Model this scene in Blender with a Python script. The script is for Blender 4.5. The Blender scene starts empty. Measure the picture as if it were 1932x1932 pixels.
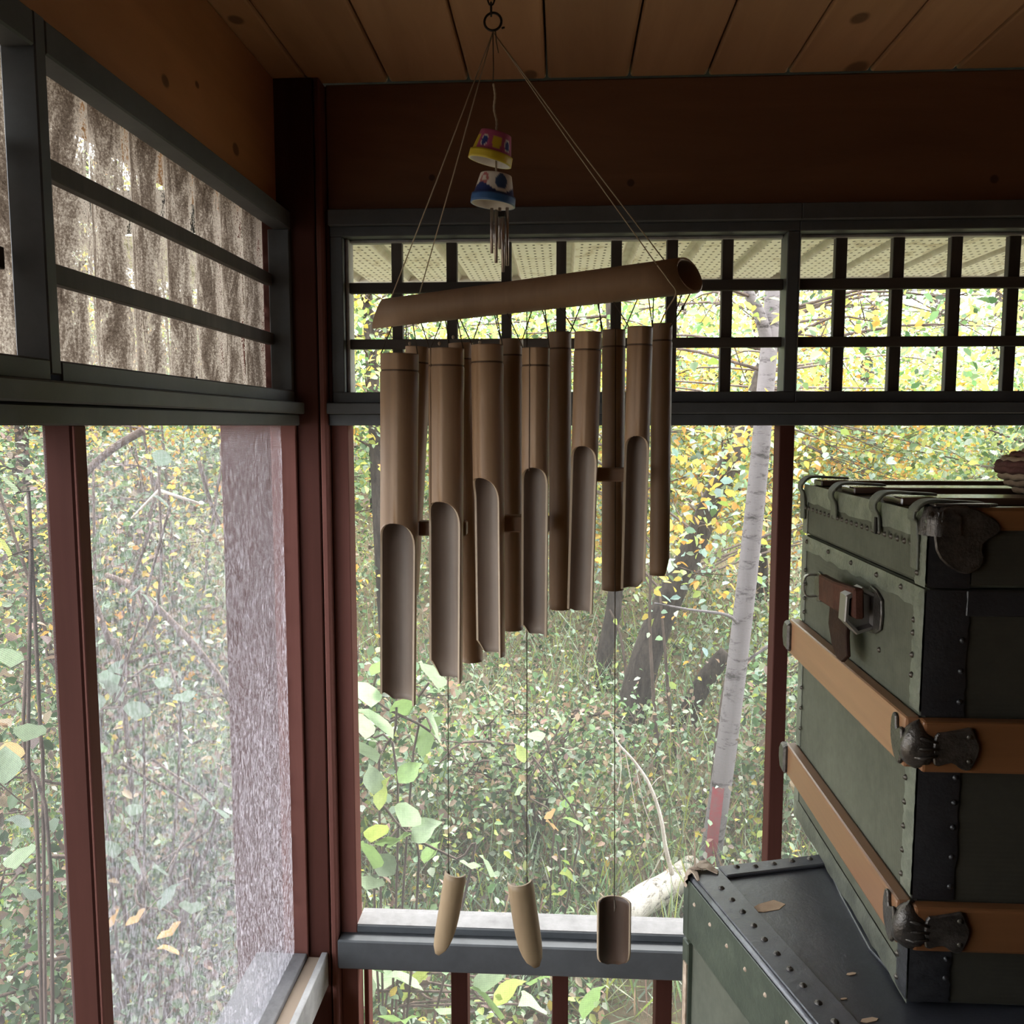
import bpy, bmesh, math, random
import numpy as np
from mathutils import Vector, Matrix
random.seed(7)
PI = math.pi
S = bpy.context.scene
COL = S.collection

# ------------------------------------------------------------------ camera
F, VX, VY, CZ = 1650.0, 1062.0, 803.0, 1.55        # focal length in pixels of a 1932 frame, vanishing point of the side walls, eye height
th = math.atan((966 - VY) / F)
ps = math.atan((VX - 966) / F * math.cos(th))
sp, cp, st, ct = math.sin(ps), math.cos(ps), math.sin(th), math.cos(th)
FW, RT, UP = (-sp*ct, cp*ct, -st), (cp, sp, 0.0), (-sp*st, cp*st, ct)
cam = bpy.data.cameras.new('camera')
cam.sensor_width = 36.0
cam.lens = F / 1932 * 36.0
cam.clip_start = 0.02
cam.clip_end = 200
co = bpy.data.objects.new('camera', cam)
COL.objects.link(co)
co.matrix_world = Matrix(((RT[0], UP[0], -FW[0], 0), (RT[1], UP[1], -FW[1], 0), (RT[2], UP[2], -FW[2], CZ), (0, 0, 0, 1)))
S.camera = co

# ------------------------------------------------------------------ sky, sun, exposure
w = bpy.data.worlds.new('sky')
S.world = w
w.use_nodes = True
wb = w.node_tree.nodes['Background']
wb.inputs['Color'].default_value = (0.91, 0.955, 1.0, 1)
wb.inputs['Strength'].default_value = 9.4
sl = bpy.data.lights.new('hazy_sun', 'SUN')
sl.energy = 19.0
sl.angle = math.radians(25)
sl.color = (1.0, 0.97, 0.91)
so = bpy.data.objects.new('hazy_sun', sl)
COL.objects.link(so)
so.rotation_euler = (math.radians(-32), math.radians(14), 0)     # high, beyond the trees and a little to the right
S.view_settings.view_transform = 'Standard'
S.view_settings.look = 'None'
S.view_settings.gamma = 1
S.view_settings.use_curve_mapping = False
S.view_settings.exposure = 0.0
try:
    S.cycles.use_denoising = True
    S.cycles.max_bounces = 10
    S.cycles.diffuse_bounces = 6
    S.cycles.transparent_max_bounces = 24
    S.cycles.caustics_reflective = False
    S.cycles.caustics_refractive = False
    S.cycles.sample_clamp_indirect = 4.0
except Exception:
    pass

# ------------------------------------------------------------------ helpers
def ray(px, py):
    return [FW[i]*F + RT[i]*(px-966) + UP[i]*(966-py) for i in range(3)]
def atp(px, py, ax, v):
    d = ray(px, py); o = (0, 0, CZ); t = (v-o[ax])/d[ax]
    return Vector([o[i]+d[i]*t for i in range(3)])
def AX(px, py, v): return atp(px, py, 0, v)
def AY(px, py, v): return atp(px, py, 1, v)
def AZ(px, py, v): return atp(px, py, 2, v)

def tag(o, label=None, cat=None, group=None, kind=None):
    if label: o['label'] = label
    if cat: o['category'] = cat
    if group: o['group'] = group
    if kind: o['kind'] = kind
    return o
def empty(name, loc=(0, 0, 0), rz=0.0, parent=None):
    o = bpy.data.objects.new(name, None)
    o.empty_display_size = 0.05
    COL.objects.link(o)
    o.location = loc; o.rotation_euler = (0, 0, rz)
    if parent: o.parent = parent
    return o
def frame_for(d):
    d = Vector(d).normalized()
    a = Vector((0, 0, 1)) if abs(d.z) < 0.9 else Vector((1, 0, 0))
    u = d.cross(a).normalized(); v = d.cross(u).normalized()
    return u, v
class MB:
    """collects simple shapes and links them as one mesh object"""
    def __init__(s): s.v = []; s.f = []; s.mi = []
    def add(s, vs, fs, mi=0):
        n = len(s.v); s.v += [tuple(p) for p in vs]
        s.f += [tuple(i+n for i in f) for f in fs]; s.mi += [mi]*len(fs)
        return s
    def box(s, x0, x1, y0, y1, z0, z1, mi=0):
        return s.add([(x0,y0,z0),(x1,y0,z0),(x1,y1,z0),(x0,y1,z0),(x0,y0,z1),(x1,y0,z1),(x1,y1,z1),(x0,y1,z1)],
                     [(0,3,2,1),(4,5,6,7),(0,1,5,4),(1,2,6,5),(2,3,7,6),(3,0,4,7)], mi)
    def tube(s, pts, r, n=8, mi=0, cap=True):
        pts = [Vector(p) for p in pts]
        if not hasattr(r, '__len__'): r = [r]*len(pts)
        vs = []; u = None
        for i, p in enumerate(pts):
            d = (pts[min(i+1, len(pts)-1)] - pts[max(i-1, 0)]).normalized()
            if u is None: u, v = frame_for(d)
            u = (u - d*u.dot(d)).normalized(); v = d.cross(u)
            vs += [p + (u*math.cos(2*PI*k/n) + v*math.sin(2*PI*k/n))*r[i] for k in range(n)]
        fs = [(i*n+k, i*n+(k+1) % n, (i+1)*n+(k+1) % n, (i+1)*n+k) for i in range(len(pts)-1) for k in range(n)]
        if cap: fs += [tuple(range(n))[::-1], tuple((len(pts)-1)*n+k for k in range(n))]
        return s.add(vs, fs, mi)
    def strip(s, pts, side, width, thick, mi=0):
        """flat strap along pts; side = width direction"""
        pts = [Vector(p) for p in pts]; side = Vector(side).normalized(); vs = []
        for i, p in enumerate(pts):
            d = (pts[min(i+1, len(pts)-1)] - pts[max(i-1, 0)]).normalized()
            nrm = d.cross(side).normalized()
            wd = width[i] if hasattr(width, '__len__') else width
            vs += [p - side*wd/2 - nrm*thick/2, p + side*wd/2 - nrm*thick/2, p + side*wd/2 + nrm*thick/2, p - side*wd/2 + nrm*thick/2]
        fs = [(i*4+k, i*4+(k+1) % 4, (i+1)*4+(k+1) % 4, (i+1)*4+k) for i in range(len(pts)-1) for k in range(4)]
        m = (len(pts)-1)*4
        return s.add(vs, fs + [(3,2,1,0), (m,m+1,m+2,m+3)], mi)
    def lathe(s, prof, c=(0,0,0), n=24, mi=0):
        vs = [(c[0]+r*math.cos(2*PI*k/n), c[1]+r*math.sin(2*PI*k/n), c[2]+z) for r, z in prof for k in range(n)]
        fs = [(i*n+k, i*n+(k+1) % n, (i+1)*n+(k+1) % n, (i+1)*n+k) for i in range(len(prof)-1) for k in range(n)]
        return s.add(vs, fs, mi)
    def plate(s, outline, axis, a0, a1, mi=0):
        """prism: 2-D outline extruded along axis between a0 and a1"""
        n = len(outline)
        def p(q, a): return {0: (a, q[0], q[1]), 1: (q[0], a, q[1]), 2: (q[0], q[1], a)}[axis]
        vs = [p(q, a0) for q in outline] + [p(q, a1) for q in outline]
        return s.add(vs, [tuple(range(n))[::-1], tuple(range(n, 2*n))] + [(k, (k+1) % n, n+(k+1) % n, n+k) for k in range(n)], mi)
    def build(s, name, mats, parent=None, smooth=False, bevel=0.0, loc=None, seg=1):
        me = bpy.data.meshes.new(name)
        me.from_pydata(s.v, [], s.f)
        for m in (mats if isinstance(mats, (list, tuple)) else [mats]): me.materials.append(m)
        me.polygons.foreach_set('material_index', s.mi)
        if smooth: me.polygons.foreach_set('use_smooth', [True]*len(s.f))
        bm = bmesh.new(); bm.from_mesh(me); bmesh.ops.recalc_face_normals(bm, faces=bm.faces); bm.to_mesh(me); bm.free()
        me.update()
        o = bpy.data.objects.new(name, me)
        COL.objects.link(o)
        if loc is not None: o.location = loc
        if parent: o.parent = parent
        if bevel:
            b = o.modifiers.new('edge', 'BEVEL'); b.width = bevel; b.segments = seg; b.limit_method = 'ANGLE'; b.angle_limit = math.radians(50)
        return o
def board(name, b, mat, parent=None, bevel=0.0015):
    return MB().box(*b).build(name, mat, parent, bevel=bevel)
def rounded(pts, n=4):
    """closed smooth outline through pts"""
    m = len(pts); out = []
    for i in range(m):
        a, b, c, d = (pts[(i+k-1) % m] for k in range(4))
        for k in range(n):
            t = k/n
            out.append(tuple(0.5*(2*b[j]+(c[j]-a[j])*t+(2*a[j]-5*b[j]+4*c[j]-d[j])*t*t+(3*b[j]-a[j]-3*c[j]+d[j])*t**3) for j in (0, 1)))
    return out
def copy_part(o, parent, loc=None):
    c = o.copy(); COL.objects.link(c); c.parent = parent
    if loc is not None: c.location = loc
    return c
def curve(pts, n=6):
    """Catmull-Rom through pts"""
    P = [Vector(p) for p in pts]; P = [P[0]*2-P[1]] + P + [P[-1]*2-P[-2]]; out = []
    for i in range(1, len(P)-2):
        for k in range(n):
            t = k/n; a, b, c, d = P[i-1], P[i], P[i+1], P[i+2]
            out.append(0.5*((2*b) + (c-a)*t + (2*a-5*b+4*c-d)*t*t + (3*b-a-3*c+d)*t**3))
    return out + [P[-2]]

# ------------------------------------------------------------------ materials
class NT:
    def __init__(s, name):
        s.m = bpy.data.materials.new(name); s.m.use_nodes = True
        s.t = s.m.node_tree; s.b = s.t.nodes['Principled BSDF']; s.out = s.t.nodes['Material Output']
    def n(s, typ, **kw):
        nd = s.t.nodes.new('ShaderNode'+typ)
        for k, v in kw.items():
            if k in nd.inputs: nd.inputs[k].default_value = v
            else: setattr(nd, k, v)
        return nd
    def l(s, a, b): s.t.links.new(a, b)
    def coord(s, scale=(1,1,1), rnd=0.0):
        tc = s.n('TexCoord'); mp = s.n('Mapping'); mp.inputs['Scale'].default_value = scale
        s.l(tc.outputs['Object'], mp.inputs['Vector'])
        if rnd:
            oi = s.n('ObjectInfo'); mu = s.n('Math', operation='MULTIPLY'); mu.inputs[1].default_value = rnd
            s.l(oi.outputs['Random'], mu.inputs[0]); cx = s.n('CombineXYZ')
            for i in range(3): s.l(mu.outputs[0], cx.inputs[i])
            s.l(cx.outputs[0], mp.inputs['Location'])
        return mp.outputs[0]
    def noise(s, vec, scale, detail=5, rough=0.6, dist=0.0):
        nd = s.n('TexNoise'); nd.inputs['Scale'].default_value = scale; nd.inputs['Detail'].default_value = detail
        nd.inputs['Roughness'].default_value = rough; nd.inputs['Distortion'].default_value = dist
        s.l(vec, nd.inputs['Vector']); return nd.outputs['Fac']
    def ramp(s, fac, stops):
        r = s.n('ValToRGB'); e = r.color_ramp.elements
        while len(e) < len(stops): e.new(0.5)
        for i, (p, c) in enumerate(stops):
            e[i].position = p; e[i].color = (*c, 1) if len(c) == 3 else c
        s.l(fac, r.inputs['Fac']); return r.outputs['Color']
    def mix(s, fac, a, b, mode='MIX'):
        x = s.n('Mix', data_type='RGBA', blend_type=mode)
        for v, i in ((fac, 0), (a, 6), (b, 7)):
            if hasattr(v, 'is_linked') or hasattr(v, 'node'): s.l(v, x.inputs[i])
            else: x.inputs[i].default_value = v if i == 0 else (*v, 1)
        return x.outputs[2]
    def bump(s, h, strength=0.3, dist=0.002):
        b = s.n('Bump'); b.inputs['Strength'].default_value = strength; b.inputs['Distance'].default_value = dist
        s.l(h, b.inputs['Height']); s.l(b.outputs[0], s.b.inputs['Normal'])
    def fin(s, color=None, rough=0.6, metal=0.0, spec=0.5):
        if color is not None:
            if hasattr(color, 'node'): s.l(color, s.b.inputs['Base Color'])
            else: s.b.inputs['Base Color'].default_value = (*color, 1)
        s.b.inputs['Roughness'].default_value = rough; s.b.inputs['Metallic'].default_value = metal
        s.b.inputs['Specular IOR Level'].default_value = spec
        return s.m

def wood(name, dark, light, axis=0, rough=0.6, fine=60.0, knots=(), spec=0.4, vary=0.35):
    k = NT(name)
    sc = [fine*0.5]*3; sc[axis] = 1.6
    v = k.coord(tuple(sc), rnd=3.0 if not knots else 0.0)
    g = k.noise(v, 1.0, 6, 0.65, 0.8)
    c = k.ramp(g, [(0.25, dark), (0.75, light)])
    sc2 = [3.0]*3; sc2[axis] = 1.0
    big = k.noise(k.coord(tuple(sc2)), 1.0, 3)
    c = k.mix(0.5, c, k.ramp(big, [(0.3, tuple(x*0.6 for x in light)), (0.7, tuple(min(1, x*1.15) for x in light))]), 'MULTIPLY') if False else k.mix(0.35, c, k.ramp(big, [(0.3, dark), (0.7, light)]))
    if vary:
        oi = k.n('ObjectInfo'); mr = k.n('MapRange'); mr.inputs['To Min'].default_value = 1-vary; mr.inputs['To Max'].default_value = 1+vary*0.3
        k.l(oi.outputs['Random'], mr.inputs['Value']); c = k.mix(1.0, c, mr.outputs[0], 'MULTIPLY')
    for (p, r, s3) in knots:
        tc = k.n('TexCoord'); sub = k.n('VectorMath', operation='SUBTRACT'); sub.inputs[1].default_value = p
        k.l(tc.outputs['Object'], sub.inputs[0]); sm = k.n('VectorMath', operation='MULTIPLY'); sm.inputs[1].default_value = s3
        k.l(sub.outputs[0], sm.inputs[0]); ln = k.n('VectorMath', operation='LENGTH'); k.l(sm.outputs[0], ln.inputs[0])
        rg = k.n('MapRange'); rg.inputs['From Min'].default_value = r*0.75; rg.inputs['From Max'].default_value = r*1.15
        rg.inputs['To Min'].default_value = 0.85; rg.inputs['To Max'].default_value = 0.0
        k.l(ln.outputs['Value'], rg.inputs['Value'])
        c = k.mix(rg.outputs[0], c, tuple(x*0.35 for x in dark))
    k.bump(g, 0.25, 0.001)
    return k.fin(c, rough, spec=spec)
def paint(name, c, c2=None, rough=0.55, scale=14, spec=0.4, bump=0.15):
    k = NT(name); v = k.coord(rnd=2.0)
    g = k.noise(v, scale, 7, 0.7)
    col = k.ramp(g, [(0.3, c2 or tuple(x*0.65 for x in c)), (0.7, c)])
    k.bump(k.noise(v, scale*6, 4), bump, 0.001)
    return k.fin(col, rough, spec=spec)
def plain(name, c, rough=0.6, metal=0.0, spec=0.4):
    return NT(name).fin(c, rough, metal, spec)

zc = 2.1739
M = {}
M['ceil'] = wood('ceiling_pine', (0.26, 0.135, 0.070), (0.42, 0.245, 0.135), 1, 0.5, 40,
                 knots=[(tuple(AZ(445, 38, zc)), 0.012, (1, 0.75, 0)), (tuple(AZ(1001, 141, zc)), 0.013, (1, 0.6, 0)), (tuple(AZ(1622, 35, zc)), 0.014, (1, 0.7, 0)), (tuple(AZ(1615, 130, zc)), 0.02, (1, 0.6, 0))], vary=0.25)
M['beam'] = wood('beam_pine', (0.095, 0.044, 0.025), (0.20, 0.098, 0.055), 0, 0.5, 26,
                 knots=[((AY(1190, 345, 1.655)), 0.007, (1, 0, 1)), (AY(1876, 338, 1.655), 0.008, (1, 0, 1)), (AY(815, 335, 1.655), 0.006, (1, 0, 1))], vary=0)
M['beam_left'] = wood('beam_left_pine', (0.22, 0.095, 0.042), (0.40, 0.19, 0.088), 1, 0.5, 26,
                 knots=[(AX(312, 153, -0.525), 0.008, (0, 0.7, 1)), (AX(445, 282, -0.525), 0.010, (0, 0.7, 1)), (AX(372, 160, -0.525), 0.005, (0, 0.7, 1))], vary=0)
M['red'] = wood('red_brown_stain', (0.042, 0.0145, 0.011), (0.075, 0.027, 0.021), 2, 0.75, 50, vary=0.15, spec=0.10)
M['red_lit'] = wood('red_brown_stain_lit', (0.105, 0.040, 0.032), (0.165, 0.068, 0.056), 2, 0.75, 50, vary=0.1, spec=0.12)  # lit copy of the red stain, window light painted into the colour
M['grey'] = paint('grey_paint', (0.080, 0.086, 0.093), (0.052, 0.056, 0.061), 0.55, 10, 0.3)
M['grey_lit'] = paint('lit_grey_paint', (0.40, 0.40, 0.41), (0.22, 0.22, 0.22), 0.6, 16)  # lit copy of the grey paint, daylight put into the colour
M['sill_paint'] = paint('lit_sill_paint', (0.20, 0.195, 0.20), (0.10, 0.098, 0.10), 0.7, 18)  # paler than the frame grey, daylight on the sill put into the colour
M['tan'] = wood('bare_sill_wood', (0.22, 0.165, 0.12), (0.34, 0.27, 0.21), 1, 0.7, 30)
M['slat'] = wood('dark_lattice_wood', (0.030, 0.025, 0.022), (0.085, 0.070, 0.060), 2, 0.7, 60)
M['slat_h'] = wood('dark_lattice_wood_lengthwise', (0.030, 0.025, 0.022), (0.075, 0.062, 0.054), 0, 0.7, 60)
M['wall'] = wood('wall_boards', (0.11, 0.047, 0.019), (0.20, 0.09, 0.04), 2, 0.55, 30)
M['floor'] = wood('floor_boards', (0.16, 0.10, 0.06), (0.28, 0.19, 0.12), 1, 0.5, 30)
M['dark'] = plain('dark_gap', (0.01, 0.008, 0.006), 0.9)

def dusty_wire():
    k = NT('screen_wire')
    tr = k.n('BsdfTranslucent'); tr.inputs['Color'].default_value = (0.13, 0.13, 0.135, 1)
    df = k.n('BsdfDiffuse'); df.inputs['Color'].default_value = (0.075, 0.075, 0.08, 1)
    mx = k.n('MixShader'); mx.inputs[0].default_value = 0.5
    k.l(df.outputs[0], mx.inputs[1]); k.l(tr.outputs[0], mx.inputs[2]); k.l(mx.outputs[0], k.out.inputs[0]); return k.m
M['wire'] = dusty_wire()

# ------------------------------------------------------------------ setting: ceiling, beams, posts
ceiling = tag(MB().box(-1.05, 2.5, -2.6, 2.30, 2.215, 2.30).build('ceiling', M['dark']), 'low ceiling of orange pine boards running away to the far wall', 'ceiling', kind='structure')
jx = [-0.62, -0.468, -0.3208, -0.1745, -0.0325, 0.1160, 0.2548, 0.3960, 0.5375, 0.6855] + [0.6855+0.146*i for i in range(1, 13)]
for a, b in zip(jx[:-1], jx[1:]):
    dz = random.uniform(0, 0.0012)
    MB().box(a+0.0016, b-0.0016, -2.4, 1.6545, zc+dz, 2.214).build('plank', M['ceil'], ceiling, bevel=0.005, seg=2)

wall_back = tag(empty('wall_back', (0, 1.65, 0)), 'far porch wall of dark timber beam, grey window frames and red-brown posts', 'wall', kind='structure')
wall_back.location = (0, 0, 0)
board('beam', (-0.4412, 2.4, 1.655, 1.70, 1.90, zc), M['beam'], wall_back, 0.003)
board('corner_post', (-0.645, -0.4555, 1.620, 1.70, 0.0, zc), M['red'], wall_back, 0.002)
board('corner_board', (-0.4535, -0.4415, 1.620, 1.70, 0.0, zc), M['red_lit'], wall_back, 0.003)
board('casing', (-0.4415, -0.408, 1.650, 1.695, 0.0, 1.575), M['red_lit'], wall_back)
board('casing', (-0.4415, -0.434, 1.640, 1.695, 1.575, 1.945), M['red'], wall_back)
board('mullion_post', (0.4005, 0.428, 1.650, 1.695, 0.0, 1.552), M['red'], wall_back)
board('mullion_post', (1.22, 1.248, 1.650, 1.695, 0.0, 1.552), M['red'], wall_back)
board('end_post', (2.05, 2.10, 1.650, 1.695, 0.0, 1.95), M['red'], wall_back)

wall_left = tag(empty('wall_left', (0, 0, 0)), 'left porch wall of orange beam, grey frames and a red-brown post', 'wall', kind='structure')
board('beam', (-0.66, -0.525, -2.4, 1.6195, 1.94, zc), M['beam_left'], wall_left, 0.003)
board('jamb', (-0.545, -0.497, 1.610, 1.6195, 0.50, 1.552), M['red_lit'], wall_left)
for y in (0.865, 0.04):
    board('mullion_post', (-0.530, -0.499, y, y+0.023, 0.0, 1.552), M['red'], wall_left, 0.002)
    board('casing', (-0.4989, -0.4955, y+0.001, y+0.022, 0.0, 1.550), M['red_lit'], wall_left, 0.001)  # separate front face, lighter red stands in for light from the far window
for y in (0.838, 0.0):
    board('mullion', (-0.535, -0.500, y, y+0.018, 1.60, 1.94), M['grey'], wall_left)
for k in range(5):
    board('wall_panel', (-0.545, -0.50, -2.4+0.8*k, -1.602+0.8*k, 0.0, 0.44), M['wall'], wall_left)
for k in range(3): board('wall_panel', (-0.545, -0.50, -2.4+0.8*k, -1.602+0.8*k, 0.44, 1.94), M['wall'], wall_left)

wall_right = tag(MB().box(2.4, 2.5, -2.5, 1.80, 0.0, 2.2).build('wall_right', M['wall']), 'inner house wall of brown boards beside the porch', 'wall', kind='structure')
wall_rear = tag(empty('wall_rear'), 'closed rear porch wall of brown boards', 'wall', kind='structure')
board('wall_panel', (-0.66, 2.5, -2.5, -2.4, 0.0, 0.6), M['wall'], wall_rear)
board('wall_panel', (-0.66, 2.5, -2.5, -2.4, 1.9, 2.2), M['wall'], wall_rear)
board('wall_panel', (-0.66, 2.5, -2.5, -2.4, 0.6, 1.9), M['wall'], wall_rear)
floor = tag(MB().box(-0.66, 2.5, -2.5, 1.75, -0.08, 0.0).build('floor', M['floor']), 'wooden porch floor under the trunks', 'floor', kind='structure')

# ------------------------------------------------------------------ windows of the far wall
def screen_xz(name, x0, x1, z0, z1, y, parent, pitch=0.0016, d=0.00028):
    b = MB()
    for i in range(int((x1-x0)/pitch)+1):
        x = x0+i*pitch; b.add([(x-d/2, y, z0), (x+d/2, y, z0), (x+d/2, y, z1), (x-d/2, y, z1)], [(0,1,2,3)])
    for i in range(int((z1-z0)/pitch)+1):
        z = z0+i*pitch; b.add([(x0, y+0.0001, z-d/2), (x1, y+0.0001, z-d/2), (x1, y+0.0001, z+d/2), (x0, y+0.0001, z+d/2)], [(0,1,2,3)])
    return tag(b.build(name, M['wire'], parent), kind='stuff')
def screen_yz(name, y0, y1, z0, z1, x, parent, pitch=0.0017, d=0.00030):
    b = MB()
    for i in range(int((y1-y0)/pitch)+1):
        y = y0+i*pitch; b.add([(x, y-d/2, z0), (x, y+d/2, z0), (x, y+d/2, z1), (x, y-d/2, z1)], [(0,1,2,3)])
    for i in range(int((z1-z0)/pitch)+1):
        z = z0+i*pitch; b.add([(x-0.0001, y0, z-d/2), (x-0.0001, y1, z-d/2), (x-0.0001, y1, z+d/2), (x-0.0001, y0, z+d/2)], [(0,1,2,3)])
    return tag(b.build(name, M['wire'], parent), kind='stuff')

def transom(name, label, x0, x1, left, right, vs):
    t = tag(empty(name), label, 'window', kind='structure')
    board('head_casing', (x0, x1, 1.628, 1.655, 1.916, 1.945), M['grey'], t)
    board('head', (x0, x1, 1.640, 1.690, 1.8985, 1.9165), M['grey'], t)
    board('bottom_rail', (x0, x1, 1.640, 1.690, 1.5921, 1.6125), M['grey'], t)
    board('stile', (left[0], left[1], 1.640, 1.690, 1.6125, 1.8985), M['grey'], t)
    board('stop', (left[1], left[1]+0.0065, 1.658, 1.698, 1.6125, 1.8985), M['grey_lit'], t)  # pale colour stands in for outside light grazing the reveal
    board('stop', (left[1]+0.006, right[0], 1.672, 1.690, 1.8925, 1.8985), M['grey_lit'], t)
    if right[1] > right[0]: board('stile', (right[0], right[1], 1.640, 1.690, 1.6125, 1.8985), M['grey'], t)
    for a, b in vs: board('slat', (a, b, 1.678, 1.694, 1.6125, 1.8985), M['slat'], t, 0.001)
    for a, b in ((1.7985, 1.818), (1.6945, 1.713)): board('slat', (left[1], right[0], 1.664, 1.678, a, b), M['slat_h'], t, 0.001)
    return t
transom('window_1', 'lattice transom behind the bamboo chime, its slats crossing in small squares', -0.4335, 0.4236, (-0.4335, -0.4100), (0.4023, 0.4236),
        [(-0.3261, -0.3057), (-0.2214, -0.2011), (-0.1174, -0.0983), (-0.0141, 0.0048), (0.0884, 0.1082), (0.1912, 0.2118), (0.2932, 0.3137)])
transom('window_2', 'lattice transom above the green trunk', 0.4236, 1.27, (0.4236, 0.4245), (1.25, 1.27),
        [(0.499+0.1031*i, 0.520+0.1031*i) for i in range(8)])
transom('window_3', 'lattice transom at the far right end of the wall', 1.27, 2.10, (1.27, 1.275), (2.08, 2.10), [(1.35+0.1031*i, 1.371+0.1031*i) for i in range(7)])
t = tag(empty('trim_1'), 'stepped grey rail running under the far lattice transoms', 'rail', kind='structure')
board('rail_board', (-0.4414, 2.10, 1.622, 1.69, 1.5718, 1.5920), M['grey'], t)
board('rail_board', (-0.4414, 2.10, 1.636, 1.69, 1.550, 1.5717), M['grey'], t)
t = tag(empty('trim_2'), 'thick grey rail below the far window sill', 'rail', kind='structure')
board('rail_board', (-0.4414, 2.10, 1.620, 1.690, 0.473, 0.5335), M['grey'], t, 0.003)
board('sill', (-0.4080, 2.10, 1.650, 1.712, 0.5337, 0.5485), M['grey'], t)
board('lit_sill_top', (-0.4080, 2.10, 1.653, 1.712, 0.5486, 0.5500), M['sill_paint'], t, 0.0)  # thin pale sheet, paints daylight onto the top of the grey sill
for i, (nm, lb, x0, x1) in enumerate((('window_4', 'screened window behind the bamboo chime with its pale sill', -0.408, 0.4005), ('window_5', 'screened window behind the green trunk', 0.428, 1.22), ('window_6', 'screened window at the far right end of the wall', 1.248, 2.05))):
    t = tag(empty(nm), lb, 'window', kind='structure')
    screen_xz('insect_screen', x0, x1, 0.5505, 1.5495, 1.6965, t)
for nm, lb, x0, x1, sl_ in (('window_7', 'slatted screen panel low in the far wall left of the black trunk', -0.408, 0.4005, [(-0.2227, -0.1888), (-0.015, 0.0174), (0.1941, 0.227)]), ('window_8', 'slatted screen panel low in the far wall behind the black trunk', 0.428, 1.22, [(0.62, 0.653), (0.82, 0.853), (1.02, 1.053)])):
    t = tag(empty(nm), lb, 'window', kind='structure')
    for a, b in sl_: board('slat', (a, b, 1.680, 1.730, 0.05, 0.4725), M['red'], t)
    board('stop', (x0, x0+0.010, 1.700, 1.735, 0.05, 0.4725), M['red_lit'], t)
    board('bottom_rail', (x0, x1, 1.66, 1.735, 0.0, 0.05), M['grey'], t)
    screen_xz('insect_screen', x0, x1, 0.05, 0.4725, 1.7365, t)

# ------------------------------------------------------------------ windows of the left wall
def corrugated_mat():
    k = NT('dirty_corrugated_plastic')
    v = k.coord()
    streak = k.noise(k.coord((1, 1, 0.25)), 34, 8, 0.75, 1.2)
    fine = k.noise(v, 330, 6, 0.8)
    tc = k.n('TexCoord'); sx = k.n('SeparateXYZ'); k.l(tc.outputs['Object'], sx.inputs[0])
    ph = k.n('Math', operation='MULTIPLY'); ph.inputs[1].default_value = 2*PI/0.0995; k.l(sx.outputs['Y'], ph.inputs[0])
    ph2 = k.n('Math', operation='ADD'); ph2.inputs[1].default_value = -2*PI*0.918/0.0995; k.l(ph.outputs[0], ph2.inputs[0])
    cs = k.n('Math', operation='COSINE'); k.l(ph2.outputs[0], cs.inputs[0])
    cl = k.n('MapRange'); cl.inputs['From Min'].default_value = 0.45; cl.inputs['From Max'].default_value = 1.0; k.l(cs.outputs[0], cl.inputs['Value'])
    a = k.n('Math', operation='MULTIPLY_ADD'); a.inputs[1].default_value = 0.62; k.l(streak, a.inputs[0])
    b = k.n('Math', operation='MULTIPLY'); b.inputs[1].default_value = 0.50; k.l(fine, b.inputs[0]); k.l(b.outputs[0], a.inputs[2])
    tot = k.n('Math', operation='MULTIPLY_ADD'); tot.inputs[1].default_value = 0.10; k.l(cl.outputs[0], tot.inputs[0]); k.l(a.outputs[0], tot.inputs[2])
    col = k.ramp(tot.outputs[0], [(0.43, (0.026, 0.018, 0.013)), (0.55, (0.092, 0.070, 0.053)), (0.68, (0.34, 0.295, 0.245))])
    tr = k.n('BsdfTranslucent'); k.l(col, tr.inputs['Color'])
    df = k.n('BsdfDiffuse'); dc = k.mix(1.0, col, (0.6, 0.56, 0.52), 'MULTIPLY'); k.l(dc, df.inputs['Color'])
    m1 = k.n('MixShader'); m1.inputs[0].default_value = 0.62; k.l(df.outputs[0], m1.inputs[1]); k.l(tr.outputs[0], m1.inputs[2])
    tp = k.n('BsdfTransparent'); tp.inputs['Color'].default_value = (0.9, 0.9, 0.85, 1)
    clear = k.n('MapRange'); clear.inputs['From Min'].default_value = 0.655; clear.inputs['From Max'].default_value = 0.70; k.l(tot.outputs[0], clear.inputs['Value'])
    m2 = k.n('MixShader'); k.l(clear.outputs[0], m2.inputs[0]); k.l(m1.outputs[0], m2.inputs[1]); k.l(tp.outputs[0], m2.inputs[2])
    k.l(m2.outputs[0], k.out.inputs[0]); return k.m
M['plastic'] = corrugated_mat()
def left_transom(name, label, y0, y1):
    t = tag(empty(name), label, 'window', kind='structure')
    board('head', (-0.532, -0.500, y0, y1, 1.9065, 1.9395), M['grey'], t, 0.002)
    board('bottom_rail', (-0.540, -0.500, y0, y1, 1.5930, 1.6145), M['grey'], t, 0.002)
    if y1 > 1.6: board('stile', (-0.540, -0.5005, y1-0.0115, y1, 1.6145, 1.9065), M['grey'], t)
    for z in (1.8160, 1.7090): board('slat', (-0.5455, -0.533, y0, y1-0.012, z-0.0105, z+0.0105), M['slat'], t, 0.001)
    b = MB(); n = int((y1-y0)/0.004)
    for i in range(n+1):
        y = y0+(y1-y0)*i/n; x = -0.562+0.0085*math.cos(2*PI*(y-0.918)/0.0995)
        b.v += [(x, y, 1.59), (x, y, 1.938)]
        if i: b.f.append((2*i-2, 2*i, 2*i+1, 2*i-1)); b.mi.append(0)
    b.build('corrugated_panel', M['plastic'], t, smooth=True)
    return t
left_transom('window_9', 'left transom with two dark slats over dirty corrugated plastic', 0.856, 1.6195)
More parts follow.
